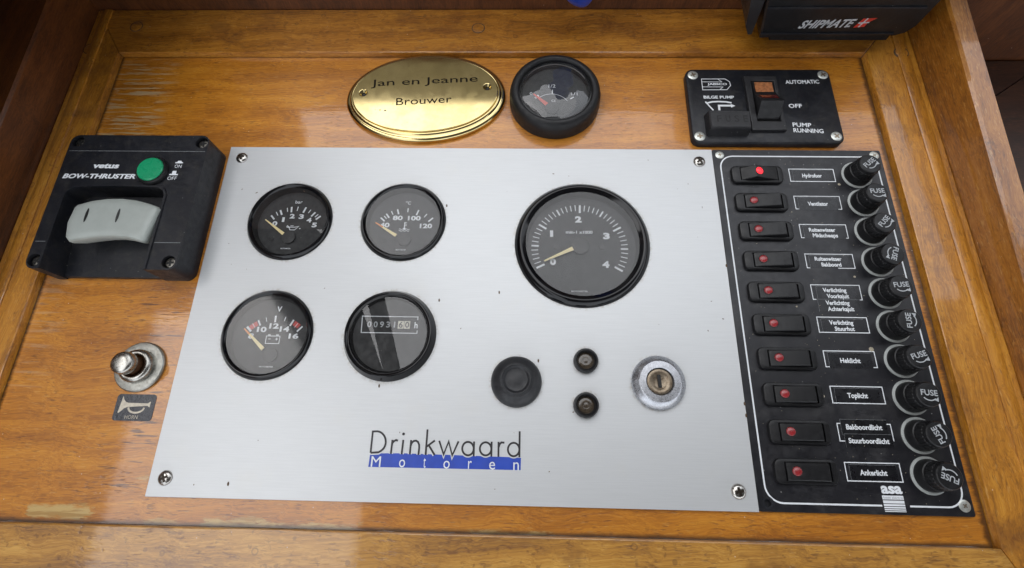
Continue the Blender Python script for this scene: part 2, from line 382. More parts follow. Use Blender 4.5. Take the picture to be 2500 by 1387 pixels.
def rr(x0, x1, y0, y1, r, n_=6, rs=None):
    pts = []; rs = rs or (r, r, r, r)
    for (cx, cy, a0, q) in ((x1 - rs[0], y1 - rs[0], 0, rs[0]), (x0 + rs[1], y1 - rs[1], 90, rs[1]), (x0 + rs[2], y0 + rs[2], 180, rs[2]), (x1 - rs[3], y0 + rs[3], 270, rs[3])):
        pts += [(cx + q * math.cos(math.radians(a0 + 90 * i / n_)), cy + q * math.sin(math.radians(a0 + 90 * i / n_))) for i in range(n_ + 1)]
    return pts
def rrbox(s, x0, x1, y0, y1, r, prof, n_=6, cap0=True):
    """rounded box: prof = [(inset, z), ...]"""
    return s.loft([[(x, y, z) for x, y in rr(x0 + i, x1 - i, y0 + i, y1 - i, max(.05, r - i), n_)] for i, z in prof], cap0, True)
def finish(me, ang=35):
    me.polygons.foreach_set('use_smooth', [True] * len(me.polygons))
    try: me.set_sharp_from_angle(angle=math.radians(ang))
    except Exception: pass
def obj(name, s, mat, parent=None, ang=35, label=None):
    org = ORG[parent] if parent else Vector((0, 0, 0))
    if isinstance(s, S):
        me = bpy.data.meshes.new(name)
        me.from_pydata([((x - org.x) * U, (y - org.y) * U, (z - org.z) * U) for x, y, z in s.v], [], s.f); me.update()
        import bmesh
        bm = bmesh.new(); bm.from_mesh(me); bmesh.ops.recalc_face_normals(bm, faces=bm.faces); bm.to_mesh(me); bm.free()
        zs = [v.co.z for v in me.vertices]
        if zs and max(zs) - min(zs) < 8e-5:
            bm = bmesh.new(); bm.from_mesh(me)
            bmesh.ops.reverse_faces(bm, faces=[f for f in bm.faces if f.normal.z < -.3]); bm.to_mesh(me); bm.free()
    else:
        me = s
        for v in me.vertices: v.co = ((v.co.x - org.x) * U, (v.co.y - org.y) * U, (v.co.z - org.z) * U)
    finish(me, ang)
    me.materials.clear(); me.materials.append(MAT[mat])
    o = bpy.data.objects.new(name, me); col.objects.link(o)
    if parent: o.parent = parent
    ORG[o] = org
    if label: o['label'] = label
    return o
def filled(outs, z0, z1, bev=0):
    """solid plate from closed outlines (holes allowed), returned as mesh in mm"""
    cu = bpy.data.curves.new('tmp', 'CURVE'); cu.dimensions = '2D'; cu.fill_mode = 'BOTH'
    for pts in outs:
        sp = cu.splines.new('POLY'); sp.points.add(len(pts) - 1)
        for p, q in zip(sp.points, pts): p.co = (q[0], q[1], 0, 1)
        sp.use_cyclic_u = True
    cu.extrude = (z1 - z0) / 2 - bev
    if bev: cu.bevel_depth = bev; cu.bevel_resolution = 1; cu.offset = -bev
    o = bpy.data.objects.new('tmp', cu); col.objects.link(o)
    bpy.context.view_layer.update()
    me = bpy.data.meshes.new_from_object(o.evaluated_get(bpy.context.evaluated_depsgraph_get()))
    bpy.data.objects.remove(o); bpy.data.curves.remove(cu)
    for v in me.vertices: v.co.z += (z0 + z1) / 2
    return me
TXT = {}
def textmesh(s, bold=0.0, spacing=1.0):
    k = (s, bold, spacing)
    if k not in TXT:
        cu = bpy.data.curves.new('tmp', 'FONT'); cu.body = s; cu.size = 1; cu.offset = bold; cu.space_character = spacing; cu.resolution_u = 3
        o = bpy.data.objects.new('tmp', cu); col.objects.link(o); bpy.context.view_layer.update()
        me = bpy.data.meshes.new_from_object(o.evaluated_get(bpy.context.evaluated_depsgraph_get()))
        bpy.data.objects.remove(o); bpy.data.curves.remove(cu)
        vs = [tuple(v.co) for v in me.vertices]; fs = [tuple(p.vertices) for p in me.polygons]
        x0 = min(v[0] for v in vs); x1 = max(v[0] for v in vs); y0 = min(v[1] for v in vs); y1 = max(v[1] for v in vs)
        par = list(range(len(vs)))
        def root(i):
            while par[i] != i: par[i] = par[par[i]]; i = par[i]
            return i
        for f in fs:
            for q in f[1:]: par[root(q)] = root(f[0])
        ids = sorted({root(i) for i in range(len(vs))}, key=lambda r_: min(vs[i][0] for i in range(len(vs)) if root(i) == r_))
        lev = {r_: (j % 4) * .012 for j, r_ in enumerate(ids)}
        TXT[k] = ([((v[0] - x0) / (x1 - x0), (v[1] - y0) / (y1 - y0), lev[root(i)]) for i, v in enumerate(vs)], fs)
        bpy.data.meshes.remove(me)
    return TXT[k]
def put(sh, s, cx, cy, wd, h, z, bold=.0, rot=0, shear=0, spacing=1.0):
    """lettering fitted to wd x h mm centred at cx, cy"""
    vs, fs = textmesh(s, bold, spacing); b = len(sh.v); c_, s_ = math.cos(math.radians(rot)), math.sin(math.radians(rot))
    for u, v, dz in vs:
        x = (u - .5) * wd + shear * (v - .5) * h; y = (v - .5) * h
        sh.v.append((cx + x * c_ - y * s_, cy + x * s_ + y * c_, z + dz))
    sh.f += [tuple(b + i for i in f) for f in fs]
    return sh
def copy_tree(o, loc):
    r = o.copy(); col.objects.link(r); r.location = [c * U for c in loc]
    for ch in o.children:
        c_ = ch.copy(); col.objects.link(c_); c_.parent = r
        for g in ch.children:
            d = g.copy(); col.objects.link(d); d.parent = c_
    return r
def screw(parent, cx, cy, z, r, mat='steel', cross=None, dome=1.0, rot=20, name='screw', cmat='screw_cross', ph=True):
    s = S().lathe(cx, cy, [(r, z - .3), (r, z + .15 * dome), (r * .9, z + .55 * dome), (r * .62, z + .92 * dome), (r * .3, z + 1.05 * dome)], 28)
    o = obj(name, s, mat, parent, 50)
    c_ = S(); L_ = (cross or r * .5); W_ = L_ * .30; zt = z + 1.05 * dome + .03
    pts = []
    for k in range(4):
        a_ = math.radians(rot + 90 * k)
        for dx, dy in ((L_, -W_), (L_, W_), (W_, W_)):
            pts.append((cx + dx * math.cos(a_) - dy * math.sin(a_), cy + dx * math.sin(a_) + dy * math.cos(a_)))
    c_.prism(pts, z + .5 * dome, zt)
    q = obj('drive_slot', c_, cmat, parent); q.parent = o
    return o

# ================================================================== the wooden console
def console():
    t = thing('wooden_dashboard', (0, 0, 0), 'varnished amber wooden dashboard with raised mitred frame, carrying all the instruments', 'dashboard')
    holes = [circ(55.2, 179.9, 27), circ(135.3, 180.3, 27), circ(54.3, 98.2, 27), circ(134.4, 99, 27), circ(259.5, 165, 43)]
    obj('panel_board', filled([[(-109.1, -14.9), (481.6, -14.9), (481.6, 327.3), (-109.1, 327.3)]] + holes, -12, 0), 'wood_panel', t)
    # inner and outer corners of the frame
    I = [(-109.4, -15.2), (482.0, -15.2), (482.0, 327.7), (-109.4, 327.7)]
    O = [(-139, -82), (519, -82), (519, 372.6), (-139, 372.6)]
    g = .28
    quads = {'bottom': ([(O[0][0] + g, O[0][1]), (O[1][0] - g, O[1][1]), (I[1][0] - g, I[1][1]), (I[0][0] + g, I[0][1])], 'wood_rail_low'),
             'top': ([(I[3][0] + g, I[3][1]), (I[2][0] - g, I[2][1]), (O[2][0] - g, O[2][1]), (O[3][0] + g, O[3][1])], 'wood_rail_x'),
             'left': ([(O[0][0], O[0][1] + g), (I[0][0], I[0][1] + g), (I[3][0], I[3][1] - g), (O[3][0], O[3][1] - g)], 'wood_rail_y'),
             'right': ([(I[1][0], I[1][1] + g), (O[1][0], O[1][1] + g), (O[2][0], O[2][1] - g), (I[2][0], I[2][1] - g)], 'wood_rail_y')}
    for k, (q, m) in quads.items():
        obj('frame_rail', filled([q], -12, 5, .7), m, t, label={'bottom': 'front rail, paler and spotted', 'top': 'back rail', 'left': 'left rail', 'right': 'right rail'}[k])
    # thin dark bead between panel and the upper rail
    # cove mouldings along the side rails
    for sx, x0, x1, lab in ((1, 505, 518.8, 'right'), (-1, -126.5, -138.8, 'left')):
        prof = [(x0, 5.9), (x0 + (x1 - x0) * .12, 6.3), (x0 + (x1 - x0) * .45, 6.1), (x0 + (x1 - x0) * .8, 4.6), (x1, 2.6), (x1, -2), (x0, -2)]
        s = S().loft([[(x, -81, z) for x, z in prof], [(x, 371.9, z) for x, z in prof]], True, True)
        obj('cove_moulding', s, 'wood_rail_y', t, 50)
    # round wooden plugs over the screws
    for x, y, zt in ((-134, 331, 5.3), (180.5, 352.5, 5.25), (508.5, 327, 6.0), (-101.9, 354.5, 5.25)):
        s = S().lathe(x, y, [(4.6, 4.4), (4.6, zt - .05), (4.2, zt + .08)], 24)
        p = obj('wood_plug', s, 'wood_rail_x', t)
        rg = S().lathe(x, y, [(5.35, 4.5), (5.35, zt - .12), (4.5, zt - .12), (4.5, 4.5)], 24, False)
        q = obj('glue_line', rg, 'dirt_brown', t); q.parent = p
    # side coamings
    def coam(x0, x1, za, zb, mat):
        b = 1.6
        pr = lambda z: [(x0, -30), (x1, -30), (x1, z - b), (x1 - b, z), (x0 + b, z), (x0, z - b)]
        s = S().loft([[(x, -90, z) for x, z in pr(zb)], [(x, 372.4, z) for x, z in pr(za)]], True, True)
        return obj('coaming', s, mat, t)
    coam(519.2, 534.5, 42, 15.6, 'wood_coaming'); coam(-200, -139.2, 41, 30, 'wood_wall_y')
    return t
DASH = console()

def setting():
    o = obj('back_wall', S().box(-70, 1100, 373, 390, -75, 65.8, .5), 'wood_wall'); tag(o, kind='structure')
    o = obj('pale_reflector', S().box(-70, 1100, 372.6, 392, 66, 124, 2), 'paint_grey'); tag(o, kind='structure')  # unseen grey block added for a lighter reflection in the brass
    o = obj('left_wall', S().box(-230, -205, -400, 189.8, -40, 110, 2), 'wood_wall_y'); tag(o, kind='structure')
    o = obj('corner_sky_blocker', S().box(-240, -70.2, 373, 395, -40, 425, 2), 'wood_wall'); tag(o, kind='structure')  # tall unseen block, added to darken the back left corner
    o = obj('side_sky_blocker', S().box(-300, -205, 190, 372.8, -40, 290, 2), 'wood_wall_y'); tag(o, kind='structure')  # added out of view to cut sky light from the left
    o = obj('corner_shade_slab', filled([[(-204, 150), (-145, 150), (-96, 262), (-50, 315), (-34, 371.5), (-204, 371.5)]], 112, 122), 'roof_dark'); tag(o, kind='structure')  # unseen slab added to shade the left rail and corner
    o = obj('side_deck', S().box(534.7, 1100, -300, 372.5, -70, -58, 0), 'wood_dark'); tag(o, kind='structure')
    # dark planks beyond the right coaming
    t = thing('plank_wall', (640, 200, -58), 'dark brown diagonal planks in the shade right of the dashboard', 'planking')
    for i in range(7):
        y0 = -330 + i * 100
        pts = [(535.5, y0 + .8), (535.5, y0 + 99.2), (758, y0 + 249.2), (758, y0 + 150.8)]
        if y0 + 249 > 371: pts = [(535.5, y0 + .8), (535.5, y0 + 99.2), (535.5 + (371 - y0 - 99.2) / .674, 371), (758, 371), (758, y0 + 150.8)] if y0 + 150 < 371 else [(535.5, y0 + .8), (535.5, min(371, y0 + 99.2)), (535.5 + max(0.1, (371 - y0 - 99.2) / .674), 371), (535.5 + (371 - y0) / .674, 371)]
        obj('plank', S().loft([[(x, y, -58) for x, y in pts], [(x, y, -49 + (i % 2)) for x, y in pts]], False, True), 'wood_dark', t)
    # unseen wheelhouse roof with added sky blockers: its opening and its pillar are what the varnish and the glasses mirror
    A = [(-28, 110), (-52, 195), (-111, 379), (-190, 460), (-310, 560), (-369, 810), (-443, 1014), (-520, 1250), (-1500, 1250), (-1500, 430), (-440, 430), (-380, 372), (-325, 300), (-262, 210), (-215, 120)]
    o = obj('roof_pillar', filled([A, [(-93, 198), (-168, 421), (-192, 418)]], 800, 803), 'roof_dark'); tag(o, kind='structure')
    o = obj('roof_edge', filled([[(-3000, -1400), (-670, -1400), (-672, 428), (-3000, 428)]], 798, 828), 'roof_dark'); tag(o, kind='structure')
    o = obj('front_sky_blocker', filled([[(-1500, 1020), (2600, 960), (2600, 3200), (-1500, 3200)]], 831, 850), 'roof_dark'); tag(o, kind='structure')  # added overhead, out of view, to narrow the sky opening
    o = obj('right_sky_blocker', filled([[(1560, -1400), (3000, -1400), (3000, 955), (1560, 955)]], 798, 820), 'roof_dark'); tag(o, kind='structure')  # unseen slab added to limit sky light from the right
    B = [(-124, -1400), (-124, -71), (-90, 60), (60, 150), (500, 210), (800, 290), (1190, 400), (2300, 500), (2300, -1400)]
    o = obj('viewer_slab', filled([B], 835, 860), 'roof_dark'); tag(o, kind='structure')  # unseen slab standing in for the person at the camera and roof beyond
setting()

# ================================================================== aluminium instrument plate
def plate():
    t = thing('instrument_plate', (0, 0, 0), 'large pale grey brushed aluminium plate screwed to the wood, carrying the engine gauges', 'plate')
    W, H = 355.3, 240.7
    holes = [circ(55.2, 179.9, 27), circ(135.3, 180.3, 27), circ(54.3, 98.2, 27), circ(134.4, 99, 27), circ(259.5, 165, 43)]
    obj('plate_sheet', filled([[(0, 0), (W, 0), (W, H), (0, H)]] + holes, 0.05, 2, .12), 'alu', t)
    for x, y, a in ((10.3, 231.1, 10), (345.4, 230.4, 35), (9.7, 10.4, 25), (345, 10.6, 15)):
        screw(t, x, y, 2, 4.3, 'steel', 2.5, 1.9, a)
    LOGO=[[(130.29, 27.03), (130.21, 39.22), (132.59, 39.36), (132.88, 39.37), (134.06, 39.2), (135.2, 38.76), (136.26, 38.07), (137.18, 37.16), (137.91, 36.07), (138.42, 34.86), (138.7, 33.59), (138.72, 32.31), (138.48, 31.09), (138.01, 29.98), (137.32, 29.04), (136.44, 28.3), (134.93, 27.4), (130.29, 27.03)], [(142.48, 26.73), (142.65, 34.65)], [(142.49, 30.44), (142.75, 32.78), (143.62, 33.92), (144.79, 34.6), (145.96, 34.25)], [(148.98, 26.64), (149.18, 34.79)], [(153.83, 26.74), (153.94, 34.8)], [(153.87, 31.15), (154.34, 33.02), (155.47, 34.22), (156.93, 34.48), (158.13, 33.8), (158.96, 32.19), (159.16, 30.33), (158.99, 26.53)], [(163.3, 26.62), (163.33, 41.13)], [(163.61, 31.26), (168.27, 34.81)], [(164.78, 32.07), (168.63, 26.6)], [(170.84, 34.77), (174.03, 27.04), (176.58, 34.42), (179.14, 26.59), (182.48, 34.64)], [(191.77, 30.69), (191.61, 31.67), (191.22, 32.58), (190.64, 33.36), (189.9, 33.96), (189.05, 34.32), (188.15, 34.43), (187.27, 34.28), (186.46, 33.88), (185.78, 33.26), (185.28, 32.46), (184.98, 31.53), (184.92, 30.55), (185.09, 29.57), (185.48, 28.66), (186.07, 27.89), (186.81, 27.31), (187.65, 26.95), (188.54, 26.84), (189.42, 26.99), (190.22, 27.38), (190.9, 28.0), (191.4, 28.79), (191.7, 29.71), (191.77, 30.69)], [(191.82, 34.74), (191.92, 26.41)], [(202.28, 30.78), (202.13, 31.73), (201.75, 32.62), (201.18, 33.38), (200.45, 33.96), (199.61, 34.31), (198.71, 34.42), (197.83, 34.27), (197.02, 33.88), (196.33, 33.28), (195.82, 32.5), (195.52, 31.59), (195.44, 30.63), (195.6, 29.68), (195.98, 28.8), (196.55, 28.04), (197.28, 27.48), (198.12, 27.13), (199.0, 27.02), (199.88, 27.16), (200.69, 27.55), (201.37, 28.15), (201.89, 28.92), (202.19, 29.82), (202.28, 30.78)], [(202.33, 34.87), (202.43, 26.45)], [(206.61, 26.45), (206.45, 34.86)], [(206.64, 31.8), (207.08, 33.43), (208.12, 34.52), (209.99, 34.42)], [(218.95, 30.76), (218.82, 31.74), (218.47, 32.65), (217.91, 33.42), (217.19, 34.02), (216.36, 34.38), (215.47, 34.49), (214.59, 34.34), (213.77, 33.94), (213.07, 33.32), (212.55, 32.52), (212.23, 31.6), (212.14, 30.62), (212.28, 29.64), (212.64, 28.74), (213.2, 27.97), (213.92, 27.39), (214.74, 27.03), (215.62, 26.92), (216.5, 27.07), (217.31, 27.46), (218.0, 28.07), (218.53, 28.86), (218.85, 29.78), (218.95, 30.76)], [(218.98, 41.18), (219.03, 26.44)]]
    MOTOREN=[('M', 131.2, 19.29, 136.9, 25.14), ('o', 147.93, 19.3, 151.51, 23.71), ('t', 162.38, 19.3, 163.77, 24.98), ('o', 174.27, 19.19, 178.01, 23.59), ('r', 188.87, 19.42, 190.98, 23.74), ('e', 201.34, 19.25, 204.81, 23.58), ('n', 215.54, 19.29, 218.83, 23.57)]
    DOT=[(149.01, 38.18)]
    s = S(); X0, X1 = 129.9, 220.0
    s.prism([(129.8, 19.1), (219.9, 19.3), (220, 26.1), (212, 26.4), (150, 27.2), (136, 26.9), (134, 26.1), (130.0, 26.0)], 2.0, 2.05)
    obj('blue_band', s, 'print_blue', t)
    s = S()
    for i, l in enumerate(LOGO): s.stroke(l, 2.5, 2.07 + .004 * i)
    obj('logo_outline', s, 'alu', t)
    s = S()
    for i, l in enumerate(LOGO): s.stroke(l, 1.15, 2.22 + .014 * (i % 4))
    s.prism(circ(DOT[0][0], DOT[0][1], .85, 16), 2.2, 2.24)
    obj('lettering', s, 'print_black', t)
    s = S()
    for c_, x0, y0, x1, y1 in MOTOREN: put(s, c_, (x0 + x1) / 2, (y0 + y1) / 2, (x1 - x0), (y1 - y0), 2.22, .0)
    obj('lettering', s, 'print_white', t)
    # crumbs of dirt stuck to the plate
    rnd = random.Random(3); s = S()
    for i in range(24):
        x, y = rnd.uniform(5, 350), rnd.uniform(4, 236)
        r = rnd.uniform(.14, .36); a_ = rnd.uniform(0, 6.3); k = rnd.uniform(1, 3.2)
        s.prism([(x + r * k * math.cos(a_) * math.cos(q) - r * math.sin(a_) * math.sin(q), y + r * k * math.sin(a_) * math.cos(q) + r * math.cos(a_) * math.sin(q)) for q in [j * math.pi / 3 for j in range(6)]], 2.0, 2.06)
    for x, y in ((165, 193), (204, 129), (131, 66.5), (230, 84), (164.6, 123), (355.0, 60), (355, 53), (48, 8), (355.0, 150)):
        s.prism([(x - .4, y - .9), (x + .3, y - 1.1), (x + .5, y + .2), (x, y + 1.2), (x - .5, y + .5)], 2.0, 2.3)
    tag(obj('dirt_specks', s, 'dirt_brown', t), kind='stuff')
plate()

# ================================================================== gauges
def ticks(s, cx, cy, pts, lens, wds, z):
    for (x, y), L_, w_ in zip(pts, lens, wds):
        d = Vector((x - cx, y - cy)).normalized() * L_ / 2
        s.stroke([(x - d.x, y - d.y), (x + d.x, y + d.y)], w_, z)
def gauge(name, label, cx, cy, r=30, rin=25.9, glass='gauge_glass', zr=2.7, dd=-2, group='small round black gauges in the metal plate'):
    t = thing(name, (cx, cy, 2), label, 'gauge', group)
    o = 2
    prof = [(r - 3.2, o - 9), (r - 3.2, o - .3), (r - .1, o - .3), (r, o + .3), (r - .2, o + .9), (r - (r - rin) * .42, o + zr + .25), (r - (r - rin) * .5, o + zr + .5), (r - (r - rin) * .60, o + zr + .5), (r - (r - rin) * .68, o + zr + .2), (rin + .15, o + zr - 1.2), (rin, o + zr - 1.5), (rin - .2, o + .4), (rin - 1.2, dd - .2), (rin - 1.4, dd - 1)]
    obj('bezel', S().lathe(cx, cy, prof, 96, False), 'bezel_black', t, 28)
    obj('dial', S().lathe(cx, cy, [(rin - 1.0, dd - 1.5), (rin - 1.0, dd)], 64), 'dial_black', t)
    obj('glass', S().lathe(cx, cy, [(rin + .1, o + zr - 1.4)], 64), glass, t)
    return t
def needle(t, hub, tip, start, w0=2.3, w1=.7, z=-.8, mats=('needle_cream', 'needle_orange'), orange=.0):
    H, T, St = Vector(hub), Vector(tip), Vector(start)
    d = (T - St).normalized(); n_ = Vector((-d.y, d.x)); L_ = (T - St).length
    s = S().prism([tuple(St - n_ * w0 / 2), tuple(T - n_ * w1 / 2), tuple(T + n_ * w1 / 2), tuple(St + n_ * w0 / 2)], z, z + .5)
    o = obj('needle', s, mats[0], t)
    if orange:
        a_ = T - d * L_ * orange; wa = w1 + (w0 - w1) * orange
        s = S().prism([tuple(a_ - n_ * wa * .52), tuple(T - n_ * w1 * .55), tuple(T + n_ * w1 * .55), tuple(a_ + n_ * wa * .52)], z + .3, z + .56)
        q = obj('needle_tip', s, mats[1], t); q.parent = o
def hub(t, x, y, r, z=-.4):
    obj('hub', S().lathe(x, y, [(r, z - 1.4), (r, z - .1), (r - .3, z)], 40), 'dial_hub', t)
Z = -1.9
def maker(s, cx, y, w_=7): put(s, 'MOTOMETER', cx, y, w_, .9, Z, .02)

# oil pressure
t = gauge('pressure_gauge', 'small black oil pressure gauge marked bar, nearest the bow thruster box', 55.2, 179.9, glass='gauge_glass_clear')
s = S()
bt = [(42.59, 187.44), (45.38, 188.45), (49.61, 190.64), (52.56, 190.83), (56.92, 191.54), (62.14, 190.6), (65.89, 189.49), (68.92, 187.19), (71.46, 186.11), (72.89, 184.49)]
ticks(s, 54.5, 168.5, [(40.01, 184.47)] + bt, [4.2, 3.2, 4.2, 3.2, 4.4, 3.4, 4.6, 3, 4.2, 3, 4.2], [1.15, .65, 1.25, .65, 1.25, .65, 1.25, .65, 1.2, .7, 1.2], Z)
obj('tick_marks', s, 'print_white', t)
s = S()
for c_, x, y in (('0', 42.4, 179.6), ('1', 48.0, 182.8), ('2', 54.0, 185.6), ('3', 60.6, 185.3), ('4', 66.6, 182.6), ('5', 71.0, 178.8)):
    put(s, c_, x, y, 1.8 if c_ == '1' else 3.6, 3.7, Z, .045)
put(s, 'bar', 57.0, 197.0, 5.2, 2.5, Z, .012); maker(s, 53.5, 160.4)
obj('lettering', s, 'print_white', t)
s = S().stroke([(51.4, 177.0), (53.3, 176.6), (54.0, 174.8), (57.4, 174.8), (60.0, 177.6), (58.3, 177.1), (56.8, 176.9), (53.3, 176.9), (51.8, 178.0), (51.4, 177.0)], .5, Z)
s.stroke([(54, 177.9), (56.2, 177.9)], .5, Z); s.prism(circ(61.0, 175.9, .45, 8), Z - .05, Z)
obj('oil_can_symbol', s, 'print_white', t)
needle(t, (54.5, 168.5), (35.9, 182.0), (50.8, 171.0)); hub(t, 54.6, 168.6, 4.7)
obj('calibration_screw', S().lathe(42, 167.5, [(1.7, -2), (1.7, -1.7), (1.2, -1.75)], 16), 'black_deep', t)

# temperature
t = gauge('temperature_gauge', 'small black water temperature gauge marked in degrees from 40 to 120', 135.3, 180.3)
s = S()
ticks(s, 136.5, 167.7, [(119.29, 183.69), (121.06, 185.34), (122.63, 186.62), (125.6, 188.94), (129.75, 189.87), (136.72, 191.22), (143.76, 189.38), (149.66, 187.04), (153.55, 183.8)], [4.2, 3.0, 4.0, 3.2, 4.2, 3.2, 4.4, 3.2, 4.4], [1.1, .7, 1.1, .7, 1.1, .7, 1.1, .7, 1.1], Z)
obj('tick_marks', s, 'print_white', t)
s = S()
for c_, x, y, w_ in (('40', 121.2, 179.3, 7), ('80', 130.0, 185.0, 7.2), ('100', 141.8, 184.9, 9.2), ('120', 150.6, 178.9, 8.8)): put(s, c_, x, y, w_, 3.7, Z, .04)
put(s, 'C', 137.2, 197.0, 2.2, 2.5, Z, .01); s.stroke(circ(135.2, 197.9, .5, 12), .25, Z, True); maker(s, 134.5, 160.4)
obj('lettering', s, 'print_white', t)
s = S().stroke([(135.4, 176.8), (135.4, 181.8)], .7, Z)
for yy in (179, 180.2, 181.4): s.stroke([(135.7, yy), (137.0, yy)], .4, Z)
s.prism(circ(135.4, 176.6, .9, 12), Z - .05, Z)
for yy in (176.2, 174.9): s.stroke([(131.6 + i * .5, yy + .35 * math.sin(i * 1.3)) for i in range(16)], .38, Z + .01)
obj('thermometer_symbol', s, 'print_white', t)
needle(t, 0 or (136.5, 167.7), (115.0, 180.5), (130.5, 170.6), orange=.36); hub(t, 136.4, 167.8, 4.7)
for x in (122, 151): obj('calibration_screw', S().lathe(x, 167.5, [(1.7, -2), (1.7, -1.7), (1.2, -1.75)], 16), 'black_deep', t)

# volts
t = gauge('voltmeter_gauge', 'small black voltmeter with red arcs and a battery symbol, lower left on the plate', 54.3, 98.2)
s = S()
ticks(s, 57.0, 85.3, [(39.3, 102.46), (45.41, 106.74), (49.72, 109.07), (55.73, 109.54), (62.17, 109.64), (67.15, 107.09), (73.07, 103.01)], [4.6, 4.2, 3, 4.6, 3, 4.6, 4.8], [1.5, 1.1, .5, 1.25, .6, 1.25, 1.1], Z)
obj('tick_marks', s, 'print_white', t)
for (a0, a1) in ((134.5, 121), (62, 51.5)): obj('red_arc', S().stroke(circ(57.0, 85.3, 24.6, 12, a0, a1), 3.2, Z), 'print_red', t)
s = S(); ticks(s, 57.0, 85.3, [(42.0, 104.9), (70.34, 105.4)], [3.2, 3.4], [.35, .35], Z + .02)
for c_, x, y, w_ in (('8', 41.6, 97.8, 3.7), ('10', 47.9, 102.3, 6.4), ('12', 55.7, 104.8, 6.4), ('14', 63.0, 102.8, 6.4), ('16', 69.8, 98.2, 6.6)): put(s, c_, x, y, w_, 3.7, Z, .04)
put(s, 'V', 57.3, 116.4, 3.3, 3.8, Z, .03); maker(s, 55.3, 77.8, 9)
obj('lettering', s, 'print_white', t)
s = S().stroke([(51.9, 93), (60.9, 93), (60.9, 98.0), (51.9, 98.0)], .5, Z, True)
for x in (53.7, 59.0): s.stroke([(x - .9, 98.7), (x + .9, 98.7)], .8, Z)
s.stroke([(53.3, 96), (55, 96)], .4, Z + .01); s.stroke([(58, 96), (59.8, 96)], .45, Z + .01); s.stroke([(58.9, 95.1), (58.9, 96.9)], .45, Z + .02)
obj('battery_symbol', s, 'print_white', t)
needle(t, (57, 85), (37.0, 102.4), (51.9, 89.0), w0=2.6, orange=.28); hub(t, 57.0, 85.2, 4.7)

# hour meter
t = gauge('hour_meter', 'small round hour meter with a white framed counter window and letter h', 134.4, 99.0, rin=24.6, zr=5.2, dd=3.2, glass='gauge_glass_crisp')
o = [c for c in t.children if c.name.startswith('dial')][0]
zz = 3.26
s = S().stroke([(151.8, 108.9), (151.8, 111.0), (115.4, 111.0), (115.9, 100.1), (152.0, 100.1), (152.0, 102.0)], .55, zz)
obj('counter_frame', s, 'print_white', t)
s = S().box(118.6, 147.4, 102.6, 108.5, 3.1, 3.24, 0); obj('counter_window', s, 'black_deep', t)
for i, c_ in enumerate('0093160'):
    x = 120.6 + i * 4.1
    q = S().box(x - 1.9, x + 1.9, 103, 108.1, 3.2, 3.3, .02)
    d = obj('number_drum', q, 'counter_white' if i > 4 else 'dial_black', t)
    q2 = put(S(), c_, x, 105.6, .9 if c_ == '1' else 2.6, 4.0, 3.36, .02); q3 = obj('digit', q2, 'print_black' if i > 4 else 'print_grey', t); q3.parent = d
s = put(S(), 'h', 151.0, 105.5, 2.2, 4.2, zz, .03); obj('lettering', s, 'print_white', t)
ring = S().lathe(134.4, 99, [(29.0, 4.2), (28.2, 6.2), (26.8, 7.0), (25.2, 6.9), (24.7, 6.2)], 96, False); obj('bezel_lip', ring, 'bezel_black', t, 28)

# rev counter
t = gauge('rev_counter', 'large round black rev counter reading 0 to 4 on the aluminium plate', 259.5, 165, r=46, rin=38.4, zr=3.8, group=None)
s = S()
for k in range(41):
    a_ = math.radians(207 - 5.93 * k); major = k % 5 == 0
    r0, r1 = (27.0 if k % 10 == 0 else 28.2 if major else 28.6), 33.2
    s.stroke([(258.2 + r0 * math.cos(a_), 163.2 + r0 * math.sin(a_)), (258.2 + r1 * math.cos(a_), 163.2 + r1 * math.sin(a_))], 1.4 if k % 10 == 0 else 1.15 if major else .62, Z)
obj('tick_marks', s, 'print_white', t)
s = S()
for c_, x, y, w_ in (('0', 239.8, 152.9, 4.2), ('1', 239.0, 174.0, 2.2), ('2', 257.8, 185.2, 4.6), ('3', 277.0, 172.6, 4.6), ('4', 275.7, 151.3, 4.8)): put(s, c_, x, y, w_, 5.0, Z, .058)
put(s, 'min-1 x1000', 258.2, 175.3, 18.5, 2.4, Z, .02)
obj('lettering', s, 'print_white', t)
s = S(); put(s, 'MOTOMETER', 257.5, 131.8, 11, 1.1, Z, .03); obj('lettering', s, 'print_grey', t)
needle(t, (258.4, 164.2), (233.8, 152.4), (253.4, 161.9), w0=2.8, w1=.9, z=.3); hub(t, 258.6, 164.2, 6.2, .6)
for x in (242.2, 273.6): obj('calibration_screw', S().lathe(x, 164.3, [(2.0, -2), (2.0, -1.6), (1.5, -1.65)], 20), 'dial_hub', t)

